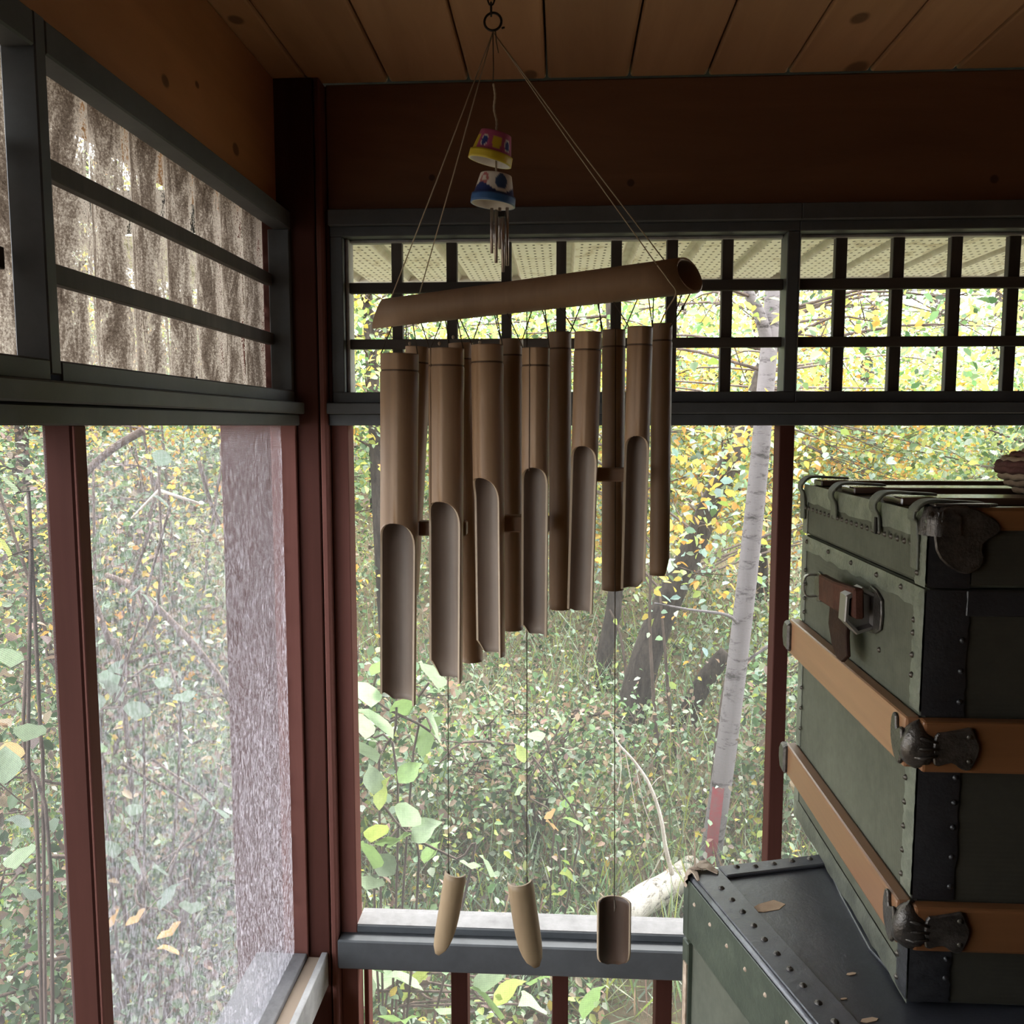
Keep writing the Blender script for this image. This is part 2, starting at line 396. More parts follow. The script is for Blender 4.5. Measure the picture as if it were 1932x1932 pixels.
left_transom('window_10', 'left transom cut off by the edge, beyond the grey mullion', 0.018, 0.838)
t = tag(empty('trim_3'), 'stepped grey rail under the corrugated plastic transom', 'rail', kind='structure')
board('rail_board', (-0.56, -0.478, -2.4, 1.6075, 1.5715, 1.5925), M['grey'], t, 0.002)
board('rail_board', (-0.56, -0.488, -2.4, 1.6075, 1.5500, 1.5705), M['grey'], t, 0.002)
t = tag(empty('trim_4'), 'pale sill and grey board under the left window', 'sill', kind='structure')
board('sill', (-0.60, -0.499, 0.888, 1.609, 0.497, 0.512), M['sill_paint'], t)
board('sill_ledge', (-0.499, -0.4722, 0.888, 1.612, 0.485, 0.503), M['tan'], t)
board('sill_board', (-0.472, -0.4595, 0.40, 1.618, 0.440, 0.510), M['grey_lit'], t)
def dust_mat():
    k = NT('dust_film')
    tc = k.n('TexCoord'); sx = k.n('SeparateXYZ'); k.l(tc.outputs['Object'], sx.inputs[0])
    fib = k.noise(k.coord((1, 1, 0.40)), 170, 4, 0.75, 1.2)
    blot = k.noise(k.coord((1, 1, 0.6)), 9, 4, 0.6)
    # dust settles towards the sill and the corner post
    low = k.n('MapRange'); low.inputs['From Min'].default_value = 1.45; low.inputs['From Max'].default_value = 0.52; k.l(sx.outputs['Z'], low.inputs['Value'])
    cor = k.n('MapRange'); cor.inputs['From Min'].default_value = 1.02; cor.inputs['From Max'].default_value = 1.62; k.l(sx.outputs['Y'], cor.inputs['Value'])
    m = k.n('Math', operation='MULTIPLY'); k.l(low.outputs[0], m.inputs[0]); k.l(cor.outputs[0], m.inputs[1])
    a = k.n('Math', operation='MULTIPLY_ADD'); a.inputs[1].default_value = 0.26; a.inputs[2].default_value = 0.0; k.l(m.outputs[0], a.inputs[0])
    rim = k.n('MapRange'); rim.inputs['From Min'].default_value = 1.585; rim.inputs['From Max'].default_value = 1.612; rim.inputs['To Max'].default_value = 0.30; k.l(sx.outputs['Y'], rim.inputs['Value'])
    bs = k.n('MapRange'); bs.inputs['From Min'].default_value = 1.55; bs.inputs['From Max'].default_value = 0.7; bs.inputs['To Min'].default_value = 0.12; bs.inputs['To Max'].default_value = 0.21; k.l(sx.outputs['Z'], bs.inputs['Value'])
    a1 = k.n('Math', operation='ADD'); k.l(a.outputs[0], a1.inputs[0]); k.l(bs.outputs[0], a1.inputs[1])
    a2 = k.n('Math', operation='ADD'); k.l(a1.outputs[0], a2.inputs[0]); k.l(rim.outputs[0], a2.inputs[1])
    f2 = k.n('MapRange'); f2.inputs['From Min'].default_value = 0.46; f2.inputs['From Max'].default_value = 0.66; f2.inputs['To Min'].default_value = 0.30; f2.inputs['To Max'].default_value = 2.8; k.l(fib, f2.inputs['Value'])
    bl = k.n('MapRange'); bl.inputs['To Min'].default_value = 0.6; bl.inputs['To Max'].default_value = 1.4; k.l(blot, bl.inputs['Value'])
    p = k.n('Math', operation='MULTIPLY'); k.l(a2.outputs[0], p.inputs[0]); k.l(f2.outputs[0], p.inputs[1])
    p2 = k.n('Math', operation='MULTIPLY', use_clamp=True); k.l(p.outputs[0], p2.inputs[0]); k.l(bl.outputs[0], p2.inputs[1])
    tr = k.n('BsdfTranslucent'); tr.inputs['Color'].default_value = (0.47, 0.445, 0.485, 1)
    df = k.n('BsdfDiffuse'); df.inputs['Color'].default_value = (0.42, 0.40, 0.42, 1)
    m1 = k.n('MixShader'); m1.inputs[0].default_value = 0.75; k.l(df.outputs[0], m1.inputs[1]); k.l(tr.outputs[0], m1.inputs[2])
    tp = k.n('BsdfTransparent'); m2 = k.n('MixShader'); k.l(p2.outputs[0], m2.inputs[0]); k.l(tp.outputs[0], m2.inputs[1]); k.l(m1.outputs[0], m2.inputs[2])
    k.l(m2.outputs[0], k.out.inputs[0]); return k.m
M['dust'] = dust_mat()
for nm, lb, y0, y1 in (('window_11', 'left screened window, its mesh white with dust by the corner post', 0.888, 1.612), ('window_12', 'left screened window cut off by the edge, beyond the red-brown post', 0.063, 0.865)):
    t = tag(empty(nm), lb, 'window', kind='structure')
    screen_yz('insect_screen', y0, y1, 0.5, 1.5495, -0.526, t)
    if y0 > 0.5: tag(MB().add([(-0.5245, y0, 0.512), (-0.5245, y1, 0.512), (-0.5245, y1, 1.5495), (-0.5245, y0, 1.5495)], [(0,1,2,3)]).build('dust', M['dust'], t), kind='stuff')

# ------------------------------------------------------------------ eave outside
def soffit_mat():
    k = NT('perforated_soffit')
    v = k.coord(); tc = k.n('TexCoord'); sx = k.n('SeparateXYZ'); k.l(tc.outputs['Object'], sx.inputs[0])
    def wave(sock, period):
        m = k.n('Math', operation='MULTIPLY'); m.inputs[1].default_value = 2*PI/period; k.l(sock, m.inputs[0])
        s = k.n('Math', operation='SINE'); k.l(m.outputs[0], s.inputs[0]); return s.outputs[0]
    ax = wave(sx.outputs['X'], 0.0165); ay = wave(sx.outputs['Y'], 0.030)
    pr = k.n('Math', operation='ADD'); k.l(ax, pr.inputs[0]); k.l(ay, pr.inputs[1])
    hole = k.n('MapRange'); hole.inputs['From Min'].default_value = 1.35; hole.inputs['From Max'].default_value = 1.55; k.l(pr.outputs[0], hole.inputs['Value'])
    st_ = k.noise(k.coord((1, 0.5, 1)), 16, 6, 0.7, 1.0)
    c = k.ramp(st_, [(0.30, (0.46, 0.39, 0.28)), (0.46, (0.84, 0.84, 0.78)), (0.7, (0.88, 0.89, 0.85))])
    c = k.mix(hole.outputs[0], c, (0.06, 0.06, 0.05))
    return k.fin(c, 0.5)
M['soffit'] = soffit_mat()
M['rib'] = paint('soffit_rib_paint', (0.66, 0.66, 0.62), (0.46, 0.43, 0.37), 0.5, 20)
zs = 1.918
eave = tag(MB().box(-1.05, 2.5, 1.80, 2.30, 2.00, 2.03).build('eave', M['dark']), 'white perforated eave soffit outside the far lattice', 'eave', kind='structure')
x = -1.02
while x < 2.4:
    MB().box(x, x+0.1005, 1.705, 2.272, zs, zs+0.004).build('soffit_panel', M['soffit'], eave)
    MB().add([(x+0.1005, 1.705, zs), (x+0.1005, 2.272, zs), (x+0.109, 2.272, zs+0.012), (x+0.109, 1.705, zs+0.012), (x+0.122, 2.272, zs+0.012), (x+0.122, 1.705, zs+0.012), (x+0.1305, 2.272, zs), (x+0.1305, 1.705, zs)],
             [(0,1,2,3), (3,2,4,5), (5,4,6,7)]).build('soffit_rib', M['rib'], eave)
    x += 0.1305
board('fascia', (-1.05, 2.5, 2.272, 2.295, zs-0.012, 2.06), M['rib'], eave, 0.003)
# ------------------------------------------------------------------ hook and ring
M['iron'] = plain('dark_iron', (0.035, 0.030, 0.027), 0.5, 0.8)
M['string'] = plain('chime_string', (0.40, 0.33, 0.24), 0.9)
M['dark_string'] = plain('dark_chime_string', (0.060, 0.045, 0.032), 0.9)
DH = 1.05
rc = AY(930, 41, DH)
hook = tag(empty('ceiling_hook', (rc.x, rc.y, zc)), 'dark iron hook and chain holding a ring under the ceiling', 'hook')
def loc(o, pts): return [Vector(p) - o.location for p in pts]
top = Vector((rc.x-0.002, rc.y, zc))
ringtop = rc + Vector((0, 0, 0.0105))
MB().tube(loc(hook, [top + Vector((0, 0, 0.0)), top - Vector((0, 0, 0.03))]), 0.0022, 8).build('screw_eye', M['iron'], hook, True)
zz = top.z - 0.028; i = 0
while zz > ringtop.z + 0.004:
    h = min(0.017, zz - ringtop.z + 0.003); b = MB(); pts = []
    for k in range(13):
        a = 2*PI*k/12; off = (math.cos(a)*0.0042, 0) if i % 2 == 0 else (0, math.cos(a)*0.0042)
        pts.append(Vector((top.x + off[0], rc.y + off[1], zz - h/2 + math.sin(a)*(h/2+0.0015))))
    b.tube(loc(hook, pts), 0.0011, 6).build('chain_link', M['iron'], hook, True)
    zz -= h - 0.0005; i += 1
b = MB(); pts = [rc + Vector((math.cos(2*PI*k/28)*0.0098, math.sin(2*PI*k/28)*0.002, math.sin(2*PI*k/28)*0.0105)) for k in range(29)]
b.tube(loc(hook, pts), 0.0014, 8).build('ring', M['iron'], hook, True)
MB().tube(loc(hook, [rc+Vector((0.010, 0, -0.0075)), rc+Vector((0.0135, 0, -0.0065))]), 0.0011, 6).build('ring_end', M['iron'], hook, True)

# ------------------------------------------------------------------ bamboo wind chime
def bamboo_mat(name, dark, light, trans=0.0):
    k = NT(name); v = k.coord((60, 60, 2.0), rnd=5.0)
    g = k.noise(v, 1.0, 6, 0.65, 0.5)
    bl = k.noise(k.coord((7, 7, 5), rnd=5.0), 1.0, 4, 0.6)
    c = k.mix(0.5, k.ramp(g, [(0.25, dark), (0.75, light)]), k.ramp(bl, [(0.3, dark), (0.7, light)]))
    oi = k.n('ObjectInfo'); mr = k.n('MapRange'); mr.inputs['To Min'].default_value = 0.82; mr.inputs['To Max'].default_value = 1.08
    k.l(oi.outputs['Random'], mr.inputs['Value']); c = k.mix(1.0, c, mr.outputs[0], 'MULTIPLY')
    k.bump(g, 0.2, 0.0006)
    return k.fin(c, 0.5, spec=0.35)
M['bamboo'] = bamboo_mat('bamboo_skin', (0.20, 0.115, 0.062), (0.36, 0.235, 0.142))
M['bamboo_in'] = bamboo_mat('bamboo_inside', (0.185, 0.140, 0.112), (0.34, 0.270, 0.220))
M['bamboo_rim'] = bamboo_mat('bamboo_cut_edge', (0.34, 0.25, 0.17), (0.50, 0.40, 0.29))
M['bamboo_bar'] = bamboo_mat('bamboo_bar_skin', (0.175, 0.105, 0.062), (0.28, 0.180, 0.112))
M['node'] = plain('bamboo_node_line', (0.075, 0.042, 0.024), 0.7)
M['bamboo_sail'] = bamboo_mat('sail_bamboo_skin', (0.175, 0.115, 0.065), (0.30, 0.22, 0.13))
M['sail_in'] = bamboo_mat('sail_inside', (0.050, 0.030, 0.021), (0.095, 0.060, 0.044))
M['block'] = wood('beater_wood', (0.17, 0.10, 0.06), (0.30, 0.19, 0.12), 0, 0.6, 60)

def bamboo(name, parent, ptop, pbot, R, cut=None, face=-PI/2, phimax=1.35, chamfer=0.0, chr_=0.0, node=0.020, mats=None, N=26, taper=0.97, thick=0.0026):
    """tube from ptop to pbot; below cut (distance from the top) the side facing angle `face` is cut away"""
    ptop, pbot = Vector(ptop), Vector(pbot); L = (pbot-ptop).length; d = (pbot-ptop).normalized()
    u = Vector((1, 0, 0)); u = (u - d*u.dot(d)).normalized(); v = Vector((0, 1, 0)); v = (v - d*v.dot(d) - u*v.dot(u)).normalized()
    ss = [0.0, 0.0015, node-0.0022, node-0.001, node, node+0.001, node+0.003] if node else [0.0, 0.0015]
    if cut:
        ss += [node+0.003+(cut-node-0.003)*k/4 for k in range(1, 5)]
        ch = R*1.5
        ss += [cut+ch*(1-math.cos(PI/2*k/8)) for k in range(1, 9)]
        ss += [cut+ch+(L-0.046-cut-ch)*k/4 for k in range(1, 5)] + [L-0.034, L-0.022] + [L-0.008, L]
    else:
        ss += [ss[-1]+(L-ss[-1])*k/6 for k in range(1, 7)]
    b = MB(); cols = N+1; rows = len(ss)
    for ring, off in ((0, 0.0), (1, thick)):
        for s in ss:
            r = R*(1-(1-taper)*s/L)
            if node:
                q = abs(s-node); r *= 1.0 - 0.045*max(0, 1-q/0.0021) + 0.02*max(0, 1-abs(s-node-0.003)/0.004)
            phi = 0.0
            if cut and s > cut:
                kk = min(1, (s-cut)/(R*1.5)); phi = phimax*math.sqrt(max(0, 1-(1-kk)**2))
            for j in range(cols):
                a = phi + (2*PI-2*phi)*j/N
                s2 = s
                ang = face+a
                if (chamfer or chr_) and s > L-0.045:     # broken corners at the lower end
                    cs_ = math.cos(ang)
                    lim = L - (chamfer if cs_ < 0 else chr_)*min(1, max(0, (abs(cs_)-0.48)/0.5))
                    s2 = L-0.045+(lim-L+0.045)*(s-L+0.045)/0.045
                b.v.append(tuple(ptop + d*s2 + (u*math.cos(ang)+v*math.sin(ang))*(r-off)))
    base = rows*cols
    for i in range(rows-1):
        for j in range(N):
            p = i*cols+j
            dk = 3 if node and node-0.0012 < ss[i] < node+0.0004 else 0
            b.f.append((p, p+1, p+cols+1, p+cols)); b.mi.append(dk)
            b.f.append((base+p+cols, base+p+cols+1, base+p+1, base+p)); b.mi.append(1)
        for j in (0, N):
            p = i*cols+j; b.f.append((p, p+cols, base+p+cols, base+p)); b.mi.append(2)
    for i in (0, rows-1):
        for j in range(N):
            p = i*cols+j; b.f.append((p, base+p, base+p+1, p+1)); b.mi.append(2)
    me = bpy.data.meshes.new(name); me.from_pydata(b.v, [], b.f)
    for m in (mats or (M['bamboo'], M['bamboo_in'], M['bamboo_rim'], M['node'])): me.materials.append(m)
    me.polygons.foreach_set('material_index', b.mi)
    me.polygons.foreach_set('use_smooth', [m != 2 for m in b.mi]); me.update()
    o = bpy.data.objects.new(name, me); COL.objects.link(o); o.parent = parent
    return o

chime = tag(empty('bamboo_wind_chime', (0, 0, 0)), 'large brown bamboo wind chime of twelve cut tubes hanging from a slanted bar', 'wind chime')
bl_, br_ = AY(716, 592, 1.090), AY(1289, 521, 1.020)
def bar_y(px): return 1.090 + (1.020-1.090)*(px-716)/(1289-716)
# the bar: a wide bamboo tube, both ends cut on a slant
def make_bar():
    d = (br_-bl_).normalized(); v = Vector((0, 1, 0)); v = (v-d*v.dot(d)).normalized(); u = d.cross(v)
    b = MB(); N = 32; rows = 10; vs = []
    for off in (0, 0.0035):
        for i in range(rows+1):
            t = i/rows; p = bl_.lerp(br_, t); R = 0.0172 + 0.0034*t
            for k in range(N):
                a = 2*PI*k/N; q = (u*math.sin(a) + v*math.cos(a))*(R-off)
                ext = 0
                if i == rows: ext = 0.0115*(math.cos(a)+1) - 0.004 - 0.005*math.sin(a)
                if i == 0: ext = -0.004*(math.cos(a)+1) + 0.009*math.sin(a) + 0.002
                vs.append(p + d*ext + q)
    h = (rows+1)*N; fs = []; mi = []
    for i in range(rows):
        for k in range(N):
            p, q = i*N+k, i*N+(k+1) % N
            fs += [(p, q, q+N, p+N), (h+p+N, h+q+N, h+q, h+p)]; mi += [0, 1]
    for i in (0, rows):
        for k in range(N):
            p, q = i*N+k, i*N+(k+1) % N; fs.append((p, q, h+q, h+p)); mi.append(2)
    b.v = [tuple(x) for x in vs]; b.f = fs; b.mi = mi
    return b.build('bar', [M['bamboo_bar'], M['bamboo_in'], M['bamboo_rim']], chime, smooth=True)
make_bar()
# tubes: (pixels: top centre x, top y, bottom centre x, bottom y, width, cut y, facing turn)
front = [(754, 668, 751, 1328, 72, 984, -0.10), (842, 658, 841, 1284, 67, 944, -0.28), (919, 651, 925, 1236, 60, 900, -0.55),
         (1011, 657, 1008, 1200, 52, 881, -0.12), (1110, 627, 1094, 1156, 51, 841, -0.22), (1208, 617, 1194, 1111, 47, 822, -0.10)]
back = [(790, 655, 766, 1120, 50), (869, 648, 890, 1246, 46), (965, 640, 966, 1187, 44), (1056, 627, 1057, 1148, 43), (1158, 623, 1156, 1112, 43), (1249, 611, 1244, 1084, 38)]
fo, bo = -0.036, 0.036
chm = (0.013, 0.024, 0.018, 0.013, 0.004, 0.0)
tops = []
for (tx, ty, bx, by, wd, cy, turn) in front:
    y = bar_y(tx)+fo; a, c = AY(tx, ty, y), AY(bx, by, y+0.002); k = AY(tx, cy, y)
    bamboo('bamboo_tube', chime, a, c, wd/1650*y/2, cut=(a-k).length, face=-PI/2+turn, chamfer=chm[len(tops)], chr_=0.010 if len(tops) == 5 else 0.0)
    tops.append((a, wd/1650*y/2, tx))
for (tx, ty, bx, by, wd) in back:
    y = bar_y(tx)+bo; a, c = AY(tx, ty, y), AY(bx, by, y); L = (a-c).length
    bamboo('bamboo_tube', chime, a, c, wd/1650*y/2, cut=L*0.52, face=PI/2+0.2, chr_=0.022 if tx == 1249 else 0.0)
    tops.append((a, wd/1650*y/2, tx))
# each tube hangs by a V of string from the underside of the bar
def on_bar(px, dz=0.0):
    t = (px-716)/(1289-716); p = bl_.lerp(br_, t); return p + Vector((0, 0, -(0.0172+0.0034*t)+dz))
for i, (a, R, tx) in enumerate(tops):
    b = MB()
    fr = i < 6
    pl = a + Vector((-R*0.92, 0, -0.008)); pr = a + Vector((R*0.92, 0, -0.008))
    tl = on_bar(max(720, tx-(50 if tx > 760 else 20)) + (8 if fr else 30), 0.0015); tr_ = on_bar(min(1288, tx+(30 if fr else 52)), 0.0015)
    b.tube([tl, a+Vector((-R*0.95, -0.002 if fr else 0.002, 0.001)), pl], 0.0007, 5).build('string', M['dark_string'], chime, True)
    MB().tube([tr_, a+Vector((R*0.95, -0.002 if fr else 0.002, 0.001)), pr], 0.0007, 5).build('string', M['dark_string'], chime, True)
for i, (tx, ty) in enumerate(((773, 648), (829, 648), (855, 636), (905, 646))):
    p = AY(tx, ty, bar_y(tx)-0.01); MB().lathe([(0.0001, 0.0025), (0.0016, 0.0015), (0.002, 0), (0.0014, -0.0018), (0.0001, -0.0025)], p, 8).build('knot', M['string'], chime, True)
# long splits down two of the front tubes, with the paler strip beside them
for i, ang in ((1, -PI/2-0.90), (3, -PI/2-0.42)):
    tx, ty, bx, by, wd, cy, tn = front[i]; a, R, _ = tops[i]; y = a.y
    e = AY(bx, by, y+0.002); q = (e-a).normalized(); Lc = (a-AY(tx, cy, y)).length+0.004
    off = Vector((math.cos(ang), math.sin(ang), 0))*(R*0.995)
    MB().tube([a+off, a+q*0.02+off*0.985, a+q*0.03+off, a+q*Lc+off*0.985], 0.0007, 5).build('split', M['node'], chime, True)
# suspension cords up to the ring
rb = rc - Vector((0, 0, 0.0112))
for px, py, yy in ((738, 562, bar_y(738)-0.012), (792, 552, bar_y(792)+0.012), (1243, 505, bar_y(1243)-0.014), (1256, 495, bar_y(1256)+0.012)):
    MB().tube([rb, rb.lerp(AY(px, py, yy), 0.5)+Vector((0, 0, -0.002)), AY(px, py, yy)], 0.00075, 6).build('cord', M['string'], chime, True)
MB().tube([rb+Vector((0.003, -0.002, 0.002)), rb+Vector((0.004, -0.002, -0.012)), rb+Vector((0.0065, -0.002, -0.024))], 0.0006, 5).build('cord_end', M['dark_string'], chime, True)
# knotted wisps at the right end of the bar
MB().tube(curve([AY(1240, 500, 0.995), AY(1262, 530, 0.995), AY(1275, 553, 1.0), AY(1256, 588, 1.02), AY(1243, 618, 1.0)]), 0.0008, 5).build('cord', M['string'], chime, True)
MB().tube(curve([AY(1303, 552, 1.02), AY(1288, 580, 1.03), AY(1264, 618, 1.05)]), 0.0008, 5).build('cord', M['dark_string'], chime, True)
MB().lathe([(0.0001, 0.003), (0.0017, 0.0012), (0.0015, -0.0014), (0.0001, -0.003)], AY(1288, 581, 1.03), 8).build('knot', M['dark_string'], chime, True)
# three beater blocks between the rows, each with a line down to a bamboo sail
beat = [(836, 996, 92, 0.018, 845, 0), (990, 987, 92, 0.020, 994, 0.12), (1158, 895, 86, 0.016, 1161, 0)]
sails = [(860, 1645, 836, 1792, 44, 0), (981, 1660, 1003, 1813, 52, 0), (1159, 1706, 1158, 1836, 68, 1)]
for (cx, cy, wd, hh, lx, rot), (sx_, sy_, ex, ey, sw, conc) in zip(beat, sails):
    y = bar_y(cx); c = AY(cx, cy, y); hw = wd/1650*y/2
    o = MB().box(-hw, hw, -0.0105, 0.0105, -hh/2, hh/2).build('beater', M['block'], chime, bevel=0.0015); o.location = c; o.rotation_euler = (0, 0, rot)
    p0 = AY(lx, cy, y); p1 = AY(lx, sy_-4 if not conc else sy_, y)
    p1 = AY({845: 846, 994: 994, 1161: 1159}[lx], sy_+8, y)
    bt = AY(lx, 600, y); bt.z = on_bar(lx).z + 0.004
    MB().tube([bt, p0, p1], 0.0006, 5).build('line', M['dark_string'], chime, True)
    MB().tube([p1+Vector((0, -0.002, 0.012)), p1+Vector((0.001, -0.003, 0.004)), p1+Vector((0.0, -0.002, -0.003))], [0.0008, 0.0016, 0.0006], 6).build('knot', M['dark_string'], chime, True)
    # half-tube sail: straight top, rounded tapering tip
    a, e = AY(sx_, sy_, y), AY(ex, ey, y); d = (e-a); L = d.length; d.normalize()
    u = Vector((1, 0, 0)); u = (u-d*u.dot(d)).normalized(); v = d.cross(u)
    if v.y > 0: v = -v
    R = sw/1650*y/2; b = MB(); N = 14; rows = 14
    for off in (0, 0.0028):
        for i in range(rows+1):
            t = i/rows
            if conc: span = 1.45 if t < 0.66 else 1.45*math.sqrt(max(0.0, 1-((t-0.66)/0.34)**2)*0.93+0.07)
            else: span = 1.5 if t < 0.35 else 1.5*math.sqrt(max(0, 1-((t-0.35)/0.65)**2)*0.96+0.02)
            shift = 0 if conc else (0.9 if ex > sx_ else -0.9)*max(0, t-0.35)
            for k in range(N+1):
                q = -span+2*span*k/N + shift*0.8
                sgn = 1.0 if conc else -1.0
                # convex sails bulge to the viewer, the concave one shows its inside
                w_ = (R-off)*(math.cos(q))*(-1 if conc else 1)
                b.v.append(tuple(a + d*(L*t) + u*((R-off)*math.sin(q)) + v*w_))
    h = (rows+1)*(N+1)
    for i in range(rows):
        for k in range(N):
            p = i*(N+1)+k
            b.f += [(p, p+1, p+N+2, p+N+1), (h+p, h+p+N+1, h+p+N+2, h+p+1)]; b.mi += [0, 1]
        for k in (0, N):
            p = i*(N+1)+k; b.f.append((p, p+N+1, h+p+N+1, h+p)); b.mi.append(2)
    for i in (0, rows):
        for k in range(N):
            p = i*(N+1)+k; b.f.append((p, h+p, h+p+1, p+1)); b.mi.append(2)
    b.build('sail', [M['bamboo_sail'], M['bamboo_in'] if not conc else M['sail_in'], M['bamboo_rim']], chime, smooth=True)
    o_ = chime.children[-1]
    if conc: o_['label'] = 'short sail turned to show its dark hollow side'

# ------------------------------------------------------------------ painted pot chime
def attr_mat(name, rough=0.5, spec=0.4):
    k = NT(name); a = k.n('Attribute'); a.attribute_name = 'Col'
    return k.l(a.outputs['Color'], k.b.inputs['Base Color']) or k.fin(None, rough, spec=spec)
M['potpaint'] = attr_mat('painted_pottery', 0.45)
pots = tag(empty('painted_pot_chime', (rb.x, rb.y, rb.z)), 'small chime of two painted clay pots with thin metal rods', 'wind chime')
def pot(name, c, R, h, tilt, fn, lab):
    n, prof = 96, []
    for i in range(13): prof.append((R*(0.70+0.20*i/12), -h*0.68*i/12))
    prof += [(R*0.91, -h*0.69), (R*0.985, -h*0.70)] + [(R*(0.985+0.015*i/4), -h*(0.70+0.30*i/4)) for i in range(1, 5)]
    ins = [(R*0.90, -h), (R*0.84, -h*0.7), (R*0.66, -h*0.08), (0.001, -h*0.06)]
    full = [(0.001, 0.0), (R*0.60, 0.0)] + prof + ins
    b = MB().lathe(full, n=n); me = bpy.data.meshes.new(name); me.from_pydata(b.v, [], b.f); me.materials.append(M['potpaint'])
    me.polygons.foreach_set('use_smooth', [True]*len(b.f))
    ca = me.color_attributes.new('Col', 'FLOAT_COLOR', 'POINT')
    for i, (x_, y_, z_) in enumerate(b.v):
        row = i//n
        if row >= 2+len(prof): col = (0.62, 0.58, 0.54)
        else: col = fn(math.atan2(x_, -y_), -z_/h)
        ca.data[i].color = (*col, 1)
    o = bpy.data.objects.new(name, me); COL.objects.link(o); o.parent = pots
    o.location = c - pots.location; o.rotation_euler = tilt; o['label'] = lab
    return o
YEL, PUR, BLU, WHT, PNK = (0.55, 0.42, 0.03), (0.36, 0.07, 0.16), (0.02, 0.04, 0.20), (0.66, 0.62, 0.56), (0.42, 0.14, 0.14)
def f1(a, t):
    if t > 0.685: return YEL
    for c0 in (-0.42, 0.98, 2.4, -1.9):
        q = ((a-c0)/0.22)**2 + ((t-0.40)/0.22)**2
        if q < 1: return BLU if q < 0.62 else WHT
    if abs(a-0.28) < 0.26 and 0.18 < t < 0.62: return YEL if abs(a-0.28) < 0.20 or t < 0.5 else PUR
    if abs(a+1.15) < 0.30 and t > 0.22: return YEL
    return PUR
def f2(a, t):
    if t > 0.74: return (0.03, 0.10, 0.26)
    if t > 0.52+0.14*math.sin(a*2.6+0.4): return (0.015, 0.03, 0.12)
    q = ((a-0.45)/0.36)**2+((t-0.30)/0.26)**2
    if q < 1: return (0.03, 0.07, 0.17)
    q = ((a+0.62)/0.30)**2+((t-0.28)/0.26)**2
    if q < 1 and not (q < 0.30 and t < 0.3): return PNK
    return WHT
p1, p2 = AY(936, 252, DH), AY(936, 331, DH)
pot('clay_pot', p1, 0.0258, 0.0325, (math.radians(5), math.radians(14), 0), f1, 'upper pot, purple and yellow with blue drops')
pot('clay_pot', p2, 0.0263, 0.0335, (math.radians(1), math.radians(7), 0), f2, 'lower pot, white with dark blue waves')
def L2(p): return p - pots.location
MB().tube([L2(rb), L2(AY(931, 130, DH)), L2(AY(930, 160, DH))], 0.0007, 6).build('thread', M['dark_string'], pots, True)
MB().tube([L2(q) for q in curve([AY(931, 158, DH), AY(934, 180, DH), AY(932, 205, DH), AY(937, 230, DH), p1])], [0.0012, 0.0016]*12+[0.0014], 6).build('twisted_cord', M['string'], pots, True)
MB().tube([L2(AY(936, 300, DH)), L2(p2)], 0.0013, 6).build('thread', M['string'], pots, True)
M['rod'] = plain('dull_metal_rod', (0.42, 0.36, 0.33), 0.35, 0.85)
for (px, y0, y1, dy) in ((928, 393, 478, -0.004), (936, 396, 496, -0.011), (949, 410, 513, -0.010), (957, 392, 501, -0.003), (943, 392, 470, 0.008)):
    MB().tube([L2(AY(px, y0, DH+dy)), L2(AY(px, y1, DH+dy))], 0.0020, 10).build('rod', M['rod'], pots, True)
o = MB().box(-0.004, 0.004, -0.004, 0.004, -0.003, 0.003).build('striker', M['iron'], pots); o.location = L2(AY(947, 405, DH-0.006))
# ------------------------------------------------------------------ trunks
def canvas_mat(name, c, c2, weave=1300):
    k = NT(name); v = k.coord()
    g = k.noise(v, 6, 6, 0.65); f = k.noise(v, 60, 5, 0.7)
    tc = k.n('TexCoord'); sx = k.n('SeparateXYZ'); k.l(tc.outputs['Object'], sx.inputs[0])
    hs = []
    for ax in ('Y', 'Z'):
        m = k.n('Math', operation='MULTIPLY'); m.inputs[1].default_value = weave; k.l(sx.outputs[ax], m.inputs[0])
        s = k.n('Math', operation='SINE'); k.l(m.outputs[0], s.inputs[0]); hs.append(s.outputs[0])
    ad = k.n('Math', operation='ADD'); k.l(hs[0], ad.inputs[0]); k.l(hs[1], ad.inputs[1])
    c_ = k.mix(0.35, k.ramp(g, [(0.3, c2), (0.7, c)]), k.ramp(f, [(0.35, c2), (0.65, c)]))
    k.bump(ad.outputs[0], 0.10, 0.0005)
    return k.fin(c_, 0.75, spec=0.25)
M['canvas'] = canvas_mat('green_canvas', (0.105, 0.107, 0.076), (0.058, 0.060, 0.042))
M['canvas_front'] = canvas_mat('shaded_front_canvas', (0.045, 0.041, 0.030), (0.026, 0.024, 0.018))  # the green canvas darkened, shade of the front face painted in
M['edging'] = paint('worn_olive_edging', (0.185, 0.195, 0.148), (0.060, 0.066, 0.049), 0.42, 34, 0.5, 0.9)
M['edging_dark'] = paint('dull_olive_edging', (0.115, 0.118, 0.088), (0.040, 0.042, 0.033), 0.5, 34, 0.4, 0.6)
M['edging_black'] = paint('black_edging', (0.030, 0.030, 0.032), (0.014, 0.014, 0.016), 0.4, 30, 0.5, 0.8)
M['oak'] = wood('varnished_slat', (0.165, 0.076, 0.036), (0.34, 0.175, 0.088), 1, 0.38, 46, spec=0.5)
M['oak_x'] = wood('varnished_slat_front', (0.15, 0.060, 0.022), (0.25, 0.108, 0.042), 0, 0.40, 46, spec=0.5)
M['top_slat'] = wood('dusty_dark_slat', (0.070, 0.040, 0.030), (0.120, 0.078, 0.060), 0, 0.22, 40, spec=0.9)
M['bronze'] = paint('dark_worn_metal', (0.120, 0.105, 0.090), (0.022, 0.019, 0.018), 0.28, 60, 0.6, 0.9)
